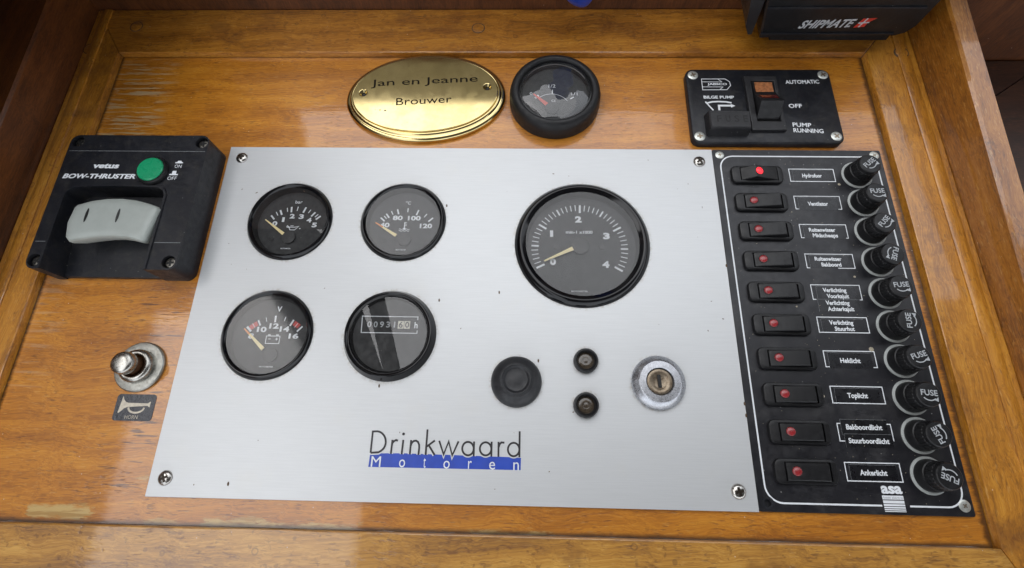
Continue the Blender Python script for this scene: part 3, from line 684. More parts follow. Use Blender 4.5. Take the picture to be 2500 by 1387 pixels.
# ================================================================== controls on the plate
t = thing('rubber_push_button', (216.4, 70.7, 2), 'round domed dark rubber push button on the aluminium plate', 'push button')
obj('rubber_boot', S().lathe(216.4, 70.7, [(15.6, 1.9), (15.8, 2.8), (15.2, 5.2), (13.6, 7.6), (11.2, 8.9), (9.9, 10.2), (9.3, 12.2), (8.7, 13.0), (7.9, 12.8), (7.3, 11.6), (6.4, 11.3), (3, 11.8)], 64), 'grey_rubber', t, 60)
for i, (x, y, lab) in enumerate(((259.6, 84.2, 'small round black indicator lamp, the upper of the two left of the key lock'), (259.0, 57.2, 'small round black indicator lamp, the lower of the two left of the key lock'))):
    if i == 0:
        t = thing('indicator_lamp', (x, y, 2), lab, 'indicator lamp', 'dark indicator lamps beside the key lock')
        obj('collar', S().lathe(x, y, [(7.7, 1.9), (7.6, 5.6), (7.1, 7.0), (6.3, 7.1), (5.7, 6.4), (5.2, 4.0), (5.0, 3.1)], 48, False), 'black_plastic_fine', t)
        obj('lens', S().lathe(x, y, [(5.6, 3.0), (5.0, 3.2), (3.4, 3.9), (2.2, 3.6), (1, 3.8)], 36), 'indicator_lens', t, 50)
        LAMP = t
    else: tag(copy_tree(LAMP, (x, y, 2)), lab)
t = thing('key_lock', (303.6, 71.6, 2), 'round worn metal ignition lock with an empty key slot', 'lock')
obj('escutcheon', S().lathe(303.6, 71.6, [(16.4, 1.9), (16.4, 4.6), (15.9, 5.6), (12.9, 8.3), (12.4, 8.6), (8.6, 8.7), (8.3, 8.4), (8.2, 6.2)], 96, False), 'zinc', t, 25)
obj('lock_gap', S().lathe(303.6, 71.6, [(8.25, 6.2), (8.2, 6.9), (7.5, 6.9)], 64, False), 'black_deep', t)
obj('lock_cylinder', S().lathe(303.6, 71.6, [(7.7, 6.0), (7.7, 7.2), (7.4, 7.4), (5.2, 7.3), (4.4, 6.6), (3.0, 6.1), (1, 6.0)], 48), 'rusty_brass', t, 40)
obj('key_slot', S().prism([(302.9, 68.0), (304.9, 68.2), (304.3, 75.8), (302.3, 75.8)], 5.9, 6.75), 'black_deep', t)

# ================================================================== bow thruster control
def thruster():
    x0, x1, y0, y1, h = -103.2, -3.0, 134.6, 236.8, 21
    t = thing('bow_thruster_control', ((x0 + x1) / 2, (y0 + y1) / 2, 0), 'black square bow thruster control box with grey paddle and green button', 'control box')
    # front outline open at the bottom for the paddle recess
    U0, U1, V1 = -92.5, -24.0, 194.2
    ox = [(x0 + 5, y0), (U0 + 6, y0)]
    c = 7
    out = [(U0 + .5, y0 + .2), (U0, V1 - c)] + [(U0 + c - c * math.cos(math.radians(a_)), V1 - c + c * math.sin(math.radians(a_))) for a_ in (15, 30, 45, 60, 75, 90)]
    out += [(-58, V1 + 1.0)] + [(U1 - c + c * math.cos(math.radians(a_)), V1 - c + c * math.sin(math.radians(a_))) for a_ in (90, 75, 60, 45, 30, 15, 0)] + [(U1, y0 + .2)]
    cr = 6
    def corner(cx, cy, a0): return [(cx + cr * math.cos(math.radians(a0 + q)), cy + cr * math.sin(math.radians(a0 + q))) for q in (0, 18, 36, 54, 72, 90)]
    outer = list(out) + [(x1 - cr, y0 + .2)] + corner(x1 - cr, y0 + cr, -90) + corner(x1 - cr, y1 - cr, 0) + corner(x0 + cr, y1 - cr, 90) + corner(x0 + cr, y0 + cr, 180)
    ol = []
    for p in outer:
        if not ol or (Vector(p) - Vector(ol[-1])).length > .05: ol.append(p)
    sc = [(-97.6, 231.4), (-8.2, 231.0), (-98.0, 140.6), (-9.0, 140.4)]
    obj('housing', filled([ol] + [circ(x, y, 4.4, 24) for x, y in sc], .05, h, 0), 'charcoal_plastic', t)
    # sunken floor and back of the recess
    s = S().loft([[(U0 + .2, y0 + 1, .1), (U1 - .2, y0 + 1, .1), (U1 - .2, V1, .1), (U0 + .2, V1, .1)], [(U0 + .2, y0 + 1, 3.2), (U1 - .2, y0 + 1, 3.2), (U1 - .2, V1, 8), (U0 + .2, V1, 8)]], True, True)
    obj('recess_floor', s, 'charcoal_plastic', t)
    s = S(); inner = [p for p in out]
    base = [(p[0] , p[1]) for p in inner]
    lip = []
    for dx, z in ((0.0, h - .6), (0.15, h + 1.0), (1.7, h + 1.0), (2.0, h + .02)):
        lip.append([(p[0] + (-dx if p[0] < -58 else dx) * (1 if p[1] < V1 - c + .1 else .6), p[1] + (0 if p[1] < V1 - c else dx * .8), z) for p in base])
    s.loft(lip, False, False, closed=False); obj('recess_lip', s, 'charcoal_plastic', t, 50)
    # hidden screw wells
    for x, y in sc:
        obj('screw_well', S().lathe(x, y, [(4.35, 15.5), (4.35, 16)], 24), 'black_deep', t)
        screw(t, x, y, 18.2, 3.8, 'steel_dull', 2.3, 1.0, random.uniform(0, 90), cmat='black_deep')
    for a_, b_ in (((-101.5, 223.6), (-4.2, 223.6)), ((-101.8, 153.8), (-94.8, 153.8)), ((-21.8, 153.8), (-4.4, 153.8))): obj('seam_line', S().stroke([a_, b_], .35, h + .04), 'print_dim', t)
    # paddle
    def ring(i, z, dy=0, dx=0):
        P = []
        top = [(-77.5, 177.4), (-68, 180.6), (-58, 182.2), (-48, 182.5), (-38, 181.3), (-29, 178.9), (-22.5, 176.6)]
        bot = [(-26.8, 151.2), (-36, 153.2), (-46, 154.2), (-56, 153.8), (-66, 152.4), (-75.5, 150.8)]
        cx, cy = -50, 166.5; dx -= 1.6; dy += 2.2
        P = [(-78.9, 175.2)] + top + [(-21.2, 175.0), (-23.3, 163), (-25.2, 152.8)] + bot + [(-78.0, 153.2), (-80.2, 164)]
        return [(cx + (x - cx) * (1 - i / 29) + dx, cy + (y - cy) * (1 - i / 15.5) + dy, z) for x, y in P]
    s = S().loft([ring(5, 6, 3), ring(2.0, 12, 1.5), ring(.2, 19, 0.2), ring(0, 22.5), ring(.5, 24.0), ring(1.4, 24.8), ring(5, 25.2), ring(10, 25.3)], False, True)
    k = obj('paddle', s, 'knob_grey', t, 40)
    for x, lab in ((-67.8, 0), (-46.6, 1)):
        s = S().lathe(x, 169.0, [(.95, 25.42), (.7, 25.45)], 24, ell=None, rot=0)
        s.xf(lambda a_, b_, c_: (x + (a_ - x) + (b_ - 169) * .09 - 1.2, 171 + (b_ - 169) * 5.4, c_))
        q = obj('grip_slot', s, 'black_deep' if lab == 0 else 'dial_hub', t); q.parent = k
    # lit button
    bx, by = -36.2, 206.8
    obj('button_collar', S().lathe(bx, by, [(10.6, h - .2), (10.6, h + 2.6), (9.9, h + 3.6), (9.1, h + 3.6), (8.9, h + 3.0)], 56, False), 'black_plastic_fine', t)
    obj('button_lens', S().lathe(bx, by, [(8.95, h + 1), (8.9, h + 3.9), (8.3, h + 4.6), (7, h + 4.7)], 56), 'green_lens', t)
    s = S(); put(s, 'BOW-THRUSTER', -73.3, 203.2, 51.5, 3.8, h + .06, .04, 0, .25); put(s, 'vetus', -71.3, 211.4, 18.6, 3.9, h + .06, .045, 0, .2)
    put(s, 'ON', -20.3, 211.5, 4.8, 2.6, h + .06, -.004); put(s, 'OFF', -22.2, 202.0, 6.4, 2.6, h + .06, -.004)
    s.prism([(-23, 213.9), (-17.6, 213.9), (-17.6, 214.8), (-18.6, 214.8), (-19, 215.9), (-21.4, 215.9), (-21.8, 214.8), (-23, 214.8)], h, h + .06)
    s.prism([(-24.9, 204.4), (-18.9, 204.4), (-18.9, 205.4), (-20.4, 205.4), (-20.4, 207.8), (-23.2, 207.8), (-23.2, 205.4), (-24.9, 205.4)], h, h + .06)
    obj('lettering', s, 'print_white', t)
thruster()

# ================================================================== horn button and its sticker
t = thing('horn_button', (-24.6, 75.8, 0), 'worn chrome push button on a round washer, left of the metal plate', 'push button')
obj('washer', S().lathe(-24.6, 75.8, [(15.9, .1), (15.9, 1.6), (15.2, 2.3), (12.5, 2.7), (10.2, 2.6)], 72, False), 'chrome_matt', t, 30)
obj('collar', S().lathe(-24.6, 75.8, [(10.6, 1.2), (10.6, 5.0), (10.0, 6.4), (8.9, 7.2), (7.4, 7.3), (6.7, 6.6), (6.6, 3.5)], 64, False), 'chrome_old', t, 50)
obj('shaft', S().lathe(-24.6, 75.8, [(5.6, 3.4), (5.6, 12.0)], 40), 'rust_shaft', t)
obj('cap', S().lathe(-24.6, 75.8, [(5.6, 12.0), (6.8, 12.2), (6.95, 13.4), (6.9, 15.8), (6.5, 16.9), (5.4, 17.6), (2.8, 18.0)], 48), 'chrome_old', t, 50)
t = thing('horn_sticker', (-21.5, 50.6, 0), 'small dark sticker with a pale trumpet pictogram, below the chrome button', 'sticker')
bx, by = -34.2, 42.5
obj('sticker_sheet', S().prism([(p[0], p[1]) for p in rr(bx, bx + 25, by, by + 16.2, 2)], .02, .18), 'sticker_black', t)
s = S()
s.prism([(bx + 3.6, by + 15), (bx + 4.6, by + 12.9), (bx + 6.0, by + 11.5), (bx + 7.6, by + 10.9), (bx + 7.7, by + 8.3), (bx + 5.9, by + 7.4), (bx + 4.6, by + 6), (bx + 3.0, by + 4.6), (bx + 2.6, by + 4.9)], .18, .24)
s.prism([(bx + 7.5, by + 10.9), (bx + 20.5, by + 10.7), (bx + 21.6, by + 11.8), (bx + 22, by + 11.8), (bx + 22, by + 8.4), (bx + 21.6, by + 8.4), (bx + 20.6, by + 9.2), (bx + 7.5, by + 8.3)], .18, .235)
s.stroke(circ(bx + 13.7, by + 8.2, 5.0, 20, 182, 358, 3.3), 1.15, .26)
obj('trumpet_symbol', s, 'print_cream', t)
s = put(S(), 'HORN', bx + 12, by + 2.3, 8.2, 2.2, .26, -.01); obj('lettering', s, 'print_cream', t)

# ================================================================== oval brass name plate
def oval():
    cx, cy, ro = 143.0, 286.3, math.radians(2.6)
    t = thing('brass_nameplate', (cx, cy, 0), 'polished oval brass plate engraved with two lines of names', 'name plate')
    a, el = 61.3, -20.8
    s = S().lathe(cx, cy, [(a, .1), (a, 2.4), (a - .7, 3.6), (a - 2.2, 4.3), (a - 3.2, 4.4), (a - 3.6, 5.2), (a - 4.6, 6.0), (a - 5.6, 6.0), (a - 5.9, 5.7)], 128, False, ell=el, rot=ro)
    obj('rim', s, 'brass', t, 50)
    def E(r): return [(cx + r * math.cos(q) * math.cos(ro) - (r + el) * math.sin(q) * math.sin(ro), cy + r * math.cos(q) * math.sin(ro) + (r + el) * math.sin(q) * math.cos(ro)) for q in [2 * math.pi * k / 128 for k in range(128)]]
    hs_ = [(95.5, 286.4), (190.2, 292.4)]
    obj('face', filled([E(a - 5.9)] + [circ(x, y, 2.9, 28) for x, y in hs_], 3, 7, .5), 'brass', t, 40)
    for x, y in hs_:
        obj('screw_hole', S().lathe(x, y, [(2.95, 6.9), (1.5, 5.2), (1.5, 2)], 28, True), 'brass', t, 30)
        obj('hole_bottom', S().lathe(x, y, [(1.45, 4.0), (1.45, 4.6)], 20), 'black_deep', t)
    s = S(); put(s, 'Jan en Jeanne', 141.6, 297.0, 82, 8.2, 7.04, .0, 3.4, 0, 1.0); put(s, 'Brouwer', 142.6, 279.6, 42, 6.6, 7.04, .0, 4)
    obj('engraved_lettering', s, 'engraving', t)
    s = S()
    for x, y, r in ((110.2, 270.6, .8), (114.2, 270.2, 1.0), (106.6, 271, .35), (101, 278.6, .4)): s.prism(circ(x, y, r, 9, ry=r * .7), 7, 7.05)
    obj('tarnish_spot', s, 'rusty_brass', t)
oval()

# ================================================================== fuel gauge
def fuel():
    cx, cy = 241.6, 284.6
    t = thing('fuel_gauge', (cx, cy, 0), 'round fuel gauge in a thick black rubber ring beside the brass plate', 'gauge')
    obj('rubber_ring', S().lathe(cx, cy, [(34.2, .05), (34.3, 2.5), (34.0, 9), (33.2, 12.2), (31.6, 14.2), (29.6, 15.0), (28.2, 14.9), (27.4, 14.2), (27.1, 13.4), (27, 9)], 96, False), 'black_rubber', t, 50)
    obj('inner_bezel', S().lathe(cx, cy, [(27.2, 12.0), (26.9, 13.2), (26.2, 13.2), (25.9, 12.4), (25.8, 11), (25.2, 10.8), (24.8, 8.6), (24.4, 7.0)], 96, False), 'bezel_black', t, 30)
    obj('dial', S().lathe(cx, cy, [(25.0, 6.5), (25.0, 7.6)], 64), 'dial_black', t)
    obj('glass', S().lathe(cx, cy, [(26.1, 12.6), (24, 13.5), (20, 14.4), (14, 15.2), (8, 15.7), (3, 15.9)], 64), 'fuel_glass', t, 80)
    z = 7.66
    s = S().stroke(circ(239.0, 271.0, 14.2, 28, 35, 130), .35, z)
    ticks(s, 239.0, 271, [(239.6, 287.3), (254.4, 281.6)], [3.6, 3.2], [.7, .9], z + .01); s.prism([(226.0, 282.3), (228.8, 284.6), (229.9, 283.2), (227.2, 280.7)], z - .05, z)
    obj('tick_marks', s, 'print_white', t)
    s = S(); put(s, '0', 223.6, 285.6, 1.9, 2.6, z, .0); put(s, '1/2', 239.4, 292.6, 5.2, 2.9, z, .0); put(s, '1/1', 256.2, 285.4, 4.6, 2.6, z); put(s, 'CE', 240.5, 279.0, 3.2, 1.8, z)
    obj('lettering', s, 'print_white', t)
    needle(t, (240, 271), (225.4, 284.4), (235.8, 274.4), w0=3.2, w1=.9, z=8.4, mats=('needle_red', 'needle_red'))
    obj('hub', S().lathe(239.2, 271.6, [(5.2, 7.6), (5.2, 8.8), (4.8, 9.1)], 40), 'dial_black', t)
fuel()

# ================================================================== bilge pump panel
def bilge():
    t = thing('bilge_pump_panel', (395.8, 277.5, 0), 'black bilge pump switch panel with amber lit rocker and square fuse box', 'switch panel')
    s = S(); rrbox(s, 341.6, 450.2, 244.2, 311, 6, [(0, .05), (0, 4.6), (.35, 5.2), (1, 5.5)]); obj('base_plate', s, 'charcoal_plastic', t)
    for x, y, a_ in ((347.2, 305.0, 20), (445.0, 305.6, 30), (346.7, 249.6, 5), (444.6, 250.2, 40)):
        screw(t, x, y, 5.5, 3.9, 'screw_light', 2.1, .55, a_, cmat='rusty_brass')
    # switch frame
    s = S()
    fr = filled([[(383.9, 253.4), (408.6, 253.4), (408.0, 301.7), (383.9, 301.7)], [(388.6, 260.8), (388.6, 297.0), (405.4, 297.0), (405.4, 260.8)]], 5.3, 8.6, .6)
    obj('switch_frame', fr, 'black_plastic', t)
    obj('switch_well', S().box(388.4, 405.6, 260.6, 297.2, 5.35, 5.7, 0), 'black_deep', t)
    P = [(296.4, 5.6), (296.4, 8.6), (288, 8.8), (283.5, 10.2), (279, 12.8), (273.2, 17.2), (271.6, 17.3), (263.2, 6.0)]
    s = S().loft([[(389.0, y, z) for y, z in P], [(404.9, y, z) for y, z in P]], True, True); rk = obj('rocker', s, 'black_plastic_fine', t)
    s = S().loft([[(390.6, 295.6, 8.4), (403.8, 295.6, 8.4), (403.8, 285.2, 8.7), (390.6, 285.2, 8.7)], [(390.8, 295.4, 9.0), (403.6, 295.4, 9.0), (403.6, 285.4, 9.4), (390.8, 285.4, 9.4)]], False, True)
    q = obj('amber_lens', s, 'amber_lens', t); q.parent = rk
    s = S().loft([[(391, 281.2, 10.9), (403.4, 281.2, 10.9), (403.4, 276, 14.6), (391, 276, 14.6)], [(391.2, 281.5, 11.6), (403.2, 281.5, 11.6), (403.2, 276.4, 15.3), (391.2, 276.4, 15.3)]], False, True)
    q = obj('red_lens', s, 'dark_red_lens', t); q.parent = rk
    # fuse box
    s = S().loft([[(351.4, 250.0, 5.3), (381.2, 250.0, 5.3), (382.0, 267.4, 5.3), (351.4, 267.4, 5.3)], [(352.0, 250.8, 13.2), (380.8, 250.8, 13.2), (381.4, 265.8, 13.2), (352.0, 265.8, 13.2)], [(352.9, 251.8, 14), (380.1, 251.8, 14), (380.7, 265, 14), (352.9, 265, 14)]], True, True)
    fb = obj('fuse_box', s, 'black_plastic', t)
    s = S()
    for i, c_ in enumerate('FUSE'): put(s, c_, 358.6 + i * 6.2, 258.6, 3.2, 5.6, 14.1, .01)
    for v in range(len(s.v)): pass
    q = obj('embossed_lettering', s, 'black_deep', t); q.parent = fb
    z = 5.56; s = S()
    put(s, 'AUTOMATIC', 428.4, 298.9, 25.2, 3.6, z, .022, 1); put(s, 'OFF', 419.6, 276.8, 9.6, 3.6, z, .022); put(s, 'PUMP', 421.6, 259.9, 13.4, 3.6, z, .022, -2); put(s, 'RUNNING', 425.4, 254.9, 21.4, 3.6, z, .022, -2)
    put(s, 'JABSCO', 364.6, 296.4, 14.6, 2.5, z, .03); put(s, 'BILGE PUMP', 364.4, 284.5, 22.6, 2.7, z, .03)
    obj('lettering', s, 'print_white', t)
    s = S().stroke([(353.2, 301.4), (371, 301.5), (374.2, 298.8), (374.4, 295.2), (371.2, 291.4), (353.2, 291.2)], .5, z, True)
    s.stroke([(353.4, 298.7), (368.3, 298.7), (365.6, 301.3)], .45, z + .01); s.stroke([(353.4, 294.0), (368.6, 294.0), (365.9, 291.4)], .45, z + .01)
    obj('badge_outline', s, 'print_white', t)
    s = S().stroke([(359.0, 272.6), (354.6, 279.4), (354.0, 280.4)], 1.1, z); s.stroke([(355.4, 279.2), (359, 280.2), (363.5, 280.5), (369, 280.2), (373.2, 279.4)], 1.3, z + .01)
    s.stroke([(363.4, 272.6), (363.6, 276.8), (373, 276.8)], 1.6, z + .02); s.prism([(372.4, 278.4), (375.6, 276.7), (372.4, 275.0)], z, z + .03)
    obj('pump_symbol', s, 'print_white', t)
bilge()

# ================================================================== switch panel with ten rows
def zbox(s, x0, x1, y0, y1, z0, z1, b=.1): return s.box(x0, x1, y0, y1, z0, z1, b)
BP = thing('fuse_switch_panel', (415.4, 120.5, 0), 'tall black panel with a white border and ten printed circuit labels', 'switch panel')
def panel():
    t = BP; X0, X1, Y0, Y1 = 355.6, 475.2, .3, 240.7
    obj('panel_sheet', filled([rr(X0, X1, Y0, Y1, 1.2, 3), circ(360.8, 4.9, 1.9, 20)], .05, 2, .12), 'black_panel', t)
    obj('screw_hole', S().lathe(360.8, 4.9, [(3.6, 2.02), (3.6, 2.08), (1.9, 2.0), (1.9, .3)], 28, True), 'charcoal_plastic', t)
    screw(t, 360.7, 236.2, 2, 3.1, 'screw_light', 1.2, .45, 10, cmat='rusty_brass'); screw(t, 470.6, 236.6, 2, 3.3, 'screw_light', 1.3, .45, 30, cmat='rusty_brass'); screw(t, 470.4, 5.9, 2, 3.3, 'screw_light', 1.3, .45, 50, cmat='rusty_brass')
    x0, x1, y0, y1, r = 360.3, 470.9, 5.0, 235.2, 9.5
    P = [(424.6, y0), (x0 + r, y0)] + circ(x0 + r, y0 + r, r, 8, 270, 180)[1:] + circ(x0 + r, y1 - r, r, 8, 180, 90) + circ(x1 - r, y1 - r, r, 8, 90, 0) + circ(x1 - r, y0 + r, r, 8, 360.001, 270) + [(440.0, y0)]
    obj('border_line', S().stroke(P, .95, 2.06), 'print_white', t)
    s = put(S(), 'asa', 431.6, 13.4, 11.8, 4.3, 2.06, .04)
    for ya, yb in ((10.4, 8.3), (7.8, 6.3), (5.9, 4.9), (4.5, 3.7), (3.3, 2.7), (2.3, 1.9)): s.box(425.6, 437.4, yb, ya, 2.0, 2.06, 0)
    obj('maker_logo', s, 'print_white', t)
    obj('lettering', put(S(), 'boot electro', 431.6, 9.3, 10.8, 1.5, 2.1, -.01), 'print_dim', t)
    rnd = random.Random(11); s = S()
    for i in range(150):
        x, y = rnd.uniform(362, 470), 219.6 - 21.95 * rnd.randrange(10) + rnd.choice((8.4, -8.6)) + rnd.gauss(0, 1.3); r = rnd.uniform(.12, .30)
        if rnd.random() < .35: y = rnd.uniform(3, 236)
        s.lathe(x, y, [(r, 2.0), (r * .7, 2.0 + r * .8)], 5)
    for x, y, r in ((404.6, 190.5, .4), (403.2, 65.4, .8), (437.6, 143.2, .8), (441.2, 212.6, 1.0), (438, 94.8, 1.6), (396.6, 122.2, .7)): s.lathe(x, y, [(r, 2.0), (r * .8, 2.2)], 7)
    tag(obj('dust_specks', s, 'dirt_pale', t), kind='stuff')
panel()
ROWS = [('Hydrofuor',), ('Ventilator',), ('Ruitenwisser', 'Midscheeps'), ('Ruitenwisser', 'Bakboord'), ('Verlichting', 'Voorkajuit'), ('Verlichting', 'Stuurhut'), ('Heklicht',), ('Toplicht',), ('Bakboordlicht',), ('Ankerlicht',)]
WID = {'Hydrofuor': 14, 'Ventilator': 14, 'Ruitenwisser': 18, 'Midscheeps': 17, 'Bakboord': 13.2, 'Verlichting': 15.4, 'Voorkajuit': 14.4, 'Achterkajuit': 17, 'Stuurhut': 12.6, 'Heklicht': 12.6, 'Toplicht': 12.4, 'Bakboordlicht': 21.5, 'Stuurboordlicht': 24, 'Ankerlicht': 15.8}
DESC = set('gjpy')
def word(s, wd_, cx, base, z, H=3.1):
    lo = .95 if any(c in DESC for c in wd_) else 0
    put(s, wd_, cx, base + (H - lo) / 2, WID[wd_] * .98, H + lo, z, .03, 0)
def labels():
    t = BP
    for i, r in enumerate(ROWS):
        y = 219.8 - 21.9 * i
        # printed frame; some frames are partly covered by the stuck-on tape
        s = S()
        a0, a1, b0, b1 = 408.0, 439.2, y - 5.0, y + 5.0
        if i in (1, 2, 3, 4): s.stroke([(410.0, b0), (a0, b0), (a0, b1), (a1, b1), (a1, b0), (a1 - (1.6 if i in (2, 4) else 11), b0)], .5, 2.05)
        elif i == 8: s.stroke([(411.2, b1), (a0, b1), (a0, b0), (411.0, b0)], .55, 2.05); s.stroke([(437.0, b1), (a1, b1), (a1, b0 + .4)], .55, 2.05)
        else: s.stroke([(a0, b0), (a0, b1), (a1, b1), (a1, b0)], .55, 2.05, True)
        obj('label_frame', s, 'print_white', t)
        def strip(x0, x1, y0, y1, words, z=2.14):
            q = S().box(x0, x1, y0, y1, 2.0, z - .01, .03); lb = obj('label_strip', q, 'tape_black', t)
            e = S(); e.stroke([(x0, y0), (x0, y1), (x1, y1)], .14, z + .005)
            q = obj('strip_edge', e, 'print_dim', t); q.parent = lb
            tt = S()
            if len(words) == 2:
                word(tt, words[0], (x0 + x1) / 2 - .8, (y0 + y1) / 2 + .5, z + .03, 2.9); word(tt, words[1], (x0 + x1) / 2 + .6, (y0 + y1) / 2 - 3.6, z + .03, 2.9)
            else: word(tt, words[0], (x0 + x1) / 2, (y0 + y1) / 2 - 1.5, z + .03, 3.1)
            q = obj('lettering', tt, 'print_white', t); q.parent = lb
        if i == 4:
            strip(411.0, 436.0, y - 4.8, y + 3.8, r); strip(410.6, 437.0, y - 13.4, y - 4.9, ('Verlichting', 'Achterkajuit'), 2.12)
        elif i == 8:
            strip(410.0, 437.0, y - 1.4, y + 7.4, ('Bakboordlicht',)); strip(410.9, 438.3, y - 8.6, y - .9, ('Stuurboordlicht',), 2.2)
        else: strip(410.2, 436.8, y - 4.7 - (1.2 if i in (1, 2, 6) else 0), y + 3.9, r)
labels()

def rocker(y, lit=False):
    t = thing('rocker_switch', (384.3, y, 2), '', 'rocker switch', 'rocker switches down the black panel')
    x0, x1 = 366.4, 402.2
    s = S()
    R_ = lambda i, z, h_=7.0: [(x, yy, z) for x, yy in rr(x0 + i, x1 - i, y - h_ + i, y + h_ - i, 3.8 - i)]
    W_ = [(x, yy) for x, yy in rr(372.1, 398.5, y - 5.2, y + 5.2, .35)]
    s.loft([R_(0, 1.95), R_(0, 3.6), R_(.35, 4.4), R_(1.1, 4.7), [(x, yy, 4.7) for x, yy in W_], [(x, yy, 2.6) for x, yy in W_]], False, True)
    obj('flange', s, 'black_plastic_fine', t, 40)
    P = [(372.7, 3.2), (372.9, 4.6), (381.3, 9.0), (382.2, 9.0), (397.9, 4.9), (398.0, 3.2)] if lit else [(372.7, 3.2), (373.0, 4.9), (374.4, 5.4), (394.4, 8.6), (395.2, 8.5), (397.9, 4.2), (398, 3.2)]
    s = S()
    ins = lambda k, i: [(x, y - 4.9 + i if k == 0 else y + 4.9 - i, z) for x, z in P]
    top = lambda yy, dz: [(x, yy, z if z < 4 else z + dz) for x, z in P]
    s.loft([top(y - 4.9, -.35), top(y - 4.45, 0), top(y + 4.45, 0), top(y + 4.9, -.35)], True, True)
    rk = obj('rocker', s, 'black_plastic_fine', t, 25)
    lx, lz, sl_ = (383.9, 8.55, -.26) if lit else (378.1, 6.0, .16)
    s = S().lathe(lx, y + .2, [(2.55, 0), (2.55, .35), (2.1, .68), (1.2, .95), (.3, 1.05)], 28); s.xf(lambda a_, b_, c_: (a_, b_, lz + c_ + (a_ - lx) * sl_))
    q = obj('lamp_lens', s, 'red_lit' if lit else 'red_lens', t, 60); q.parent = rk
    if not lit:
        s = S().lathe(lx, y + .2, [(2.95, 0), (2.95, .12), (2.58, .12), (2.58, 0)], 28, False); s.xf(lambda a_, b_, c_: (a_, b_, lz + c_ + (a_ - lx) * sl_))
        q = obj('lens_rim', s, 'black_deep', t); q.parent = rk
    return t
RL = ['Hydrofuor', 'Ventilator', 'Ruitenwisser Midscheeps', 'Ruitenwisser Bakboord', 'Verlichting Voorkajuit', 'Verlichting Stuurhut', 'Heklicht', 'Toplicht', 'Bakboordlicht', 'Ankerlicht']
ry = lambda i: 219.0 - 21.88 * i
tag(rocker(ry(0), True), 'black rocker switch with glowing red lamp, tipped on, beside the Hydrofuor label')
RK = rocker(ry(1)); tag(RK, 'black rocker switch with dull red lamp beside the Ventilator label')
for i in range(2, 10):
    tag(copy_tree(RK, (384.3, ry(i), 2)), 'black rocker switch with dull red lamp beside the %s label' % RL[i])

def fuse(y):
    cx = 454.6
    t = thing('fuse_holder', (cx, y, 2), '', 'fuse holder', 'fuse holders down the right of the black panel')
    obj('base_ring', S().lathe(cx, y, [(10.5, 2.02), (10.5, 2.5), (10.2, 2.7), (8.8, 2.75)], 64, False), 'ring_grey', t)
    obj('body', S().lathe(cx, y, [(9.1, 2.3), (9.0, 4.6), (8.6, 6.6), (8.3, 8.4), (7.7, 8.7), (7.6, 9.4)], 64, False), 'black_plastic_fine', t, 40)
    prof = [(7.6, 8.9), (8.0, 9.2), (7.7, 14.2), (7.3, 14.5), (7.3, 15.0), (7.1, 16.6), (6.6, 17.1), (6.2, 17.15)]
    cap = obj('cap', S().lathe(cx, y, prof, 96, True, mod=lambda i, k, r: r * (1 - (.035 if (k // 2) % 2 and i in (1, 2) else 0))), 'black_plastic_fine', t, 32)
    z = 17.2; s = S(); put(s, 'FUSE', cx, y + 1.0, 9.4, 3.4, z, .02)
    s.stroke(circ(cx, y + 1.2, 4.6, 14, 222, 312), .6, z)
    s.prism([(cx + 2.5, y - 3.1), (cx + 4.7, y - 1.2), (cx + 4.6, y - 3.9)], z - .04, z + .01)
    q = obj('lettering', s, 'print_grey', t); q.parent = cap
    return t
FROT = [38, 2, 45, -112, 3, 86, 16, -4, 112, 158]
fy = lambda i: 220.0 - 22.05 * i
FH = fuse(fy(0)); FH.rotation_euler.z = math.radians(FROT[0])
FL = ['with slanting lettering, beside the Hydrofuor label under the corner screw'] + ['beside the %s label' % RL[i] for i in range(1, 10)]
tag(FH, 'black screw-in fuse holder ' + FL[0])
for i in range(1, 10):
    c_ = copy_tree(FH, (454.6, fy(i), 2)); c_.rotation_euler.z = math.radians(FROT[i]); tag(c_, 'black screw-in fuse holder ' + FL[i])

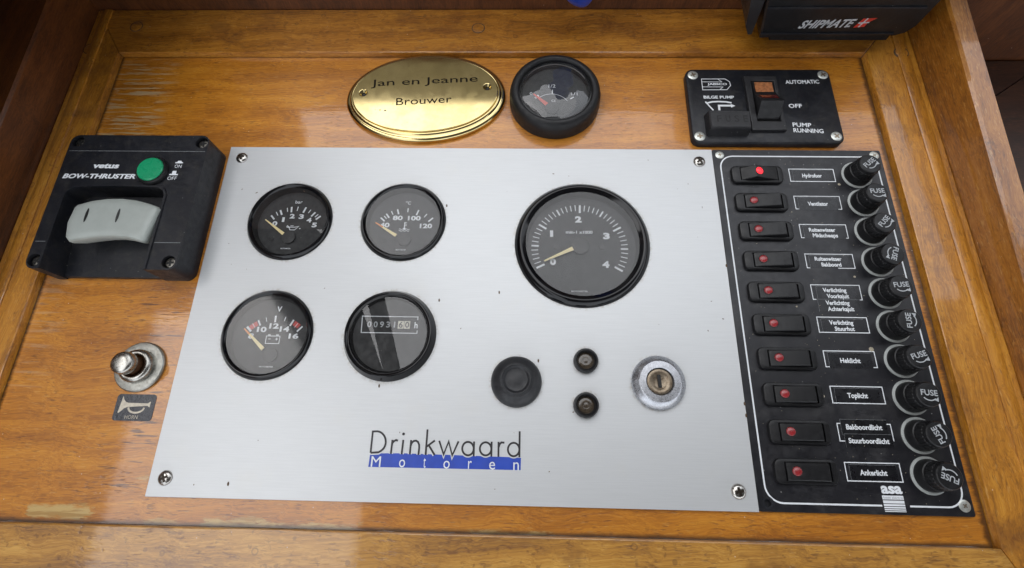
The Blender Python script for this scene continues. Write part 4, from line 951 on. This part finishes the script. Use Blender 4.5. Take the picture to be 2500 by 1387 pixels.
# ================================================================== radio at the back, blue thing above
def radio():
    t = thing('marine_radio', (444, 350, 5), 'black marine radio set standing on the back rail at the upper right', 'radio')
    X0, X1, Y, YB = 386.5, 503.5, 328.6, 371
    P = lambda i, y: [(x, y, z) for x, z in [(395.5 + i, 17.5 + i), (494 - i, 19.5 + i), (500 - i, 22 + i), (503.5 - i, 28 + i), (508 - i, 118 - i), (378 + i, 118 - i), (387 + i, 48)]]
    s = S().loft([P(3, YB), P(0, YB - 4), P(0, Y + 1.2), P(1.0, Y)], True, True); b = obj('case', s, 'black_plastic_fine', t, 30)
    # raised lips on the front
    for za, zb, xa, xb in ((22.6, 23.3, 394, 491), (44.4, 46.0, 389, 498), (60, 61, 386, 500)):
        q = S().box(xa, xb, Y - 1.3, Y + 1, za, zb, .2); obj('front_ridge', q, 'charcoal_plastic', t)
    s = S().loft([[(382.0, Y + 3, 26), (386.6, Y + 3, 18.5), (389.5, Y + 3, 18.5), (378, Y + 3, 118), (372, Y + 3, 118), (373.5, Y + 3, 60)], [(382.0, YB - 5, 26), (386.6, YB - 5, 18.5), (389.5, YB - 5, 18.5), (378, YB - 5, 118), (372, YB - 5, 118), (373.5, YB - 5, 60)]], True, True)
    obj('bracket', s, 'black_plastic', t)
    obj('bracket_foot', S().box(410, 500, 340, 371, 5.02, 18.0, .5), 'black_deep', t)
    s = S(); put(s, 'SHIPMATE', 438.0, 31.0, 36.8, 7.2, 0, .03, 2, .33); s.xf(lambda a_, b_, c_: (a_, Y - .08 - c_, b_))
    obj('lettering', s, 'print_grey', t)
    s = S().prism([(458.6, 27.7), (466.0, 28.4), (466.5, 31.8), (470.6, 36.0), (461.2, 35.4)], 0, .05); s.xf(lambda a_, b_, c_: (a_, Y - .05 - c_, b_)); obj('flag', s, 'red_flag', t)
    s = S().stroke([(459.8, 31.6), (467.4, 32.2)], 1.1, 0); s.stroke([(462.0, 28.0), (464.2, 35.8)], 1.1, .02); s.xf(lambda a_, b_, c_: (a_, Y - .12 - c_, b_)); obj('flag_cross', s, 'print_grey', t)
radio()
def blue():
    t = thing('blue_handle', (258, 352, 34), 'rounded blue plastic end hanging down above the back rail', 'handle')
    rings = []
    for z, a_, b_, dx in ((29.4, 1.2, 1.0, 3.2), (30.0, 3.6, 3, 3), (31.6, 6.4, 5, 2), (34, 9.0, 6.5, 1), (38, 11.6, 8, 0), (46, 13.2, 9, -1), (120, 14, 10, -4)):
        rings.append([(258 + dx + a_ * math.cos(q), 349 + (z - 30) * .12 + b_ * math.sin(q), z) for q in [2 * math.pi * k / 32 for k in range(32)]])
    obj('grip', S().loft(rings, True, True), 'blue_plastic', t, 60)
blue()
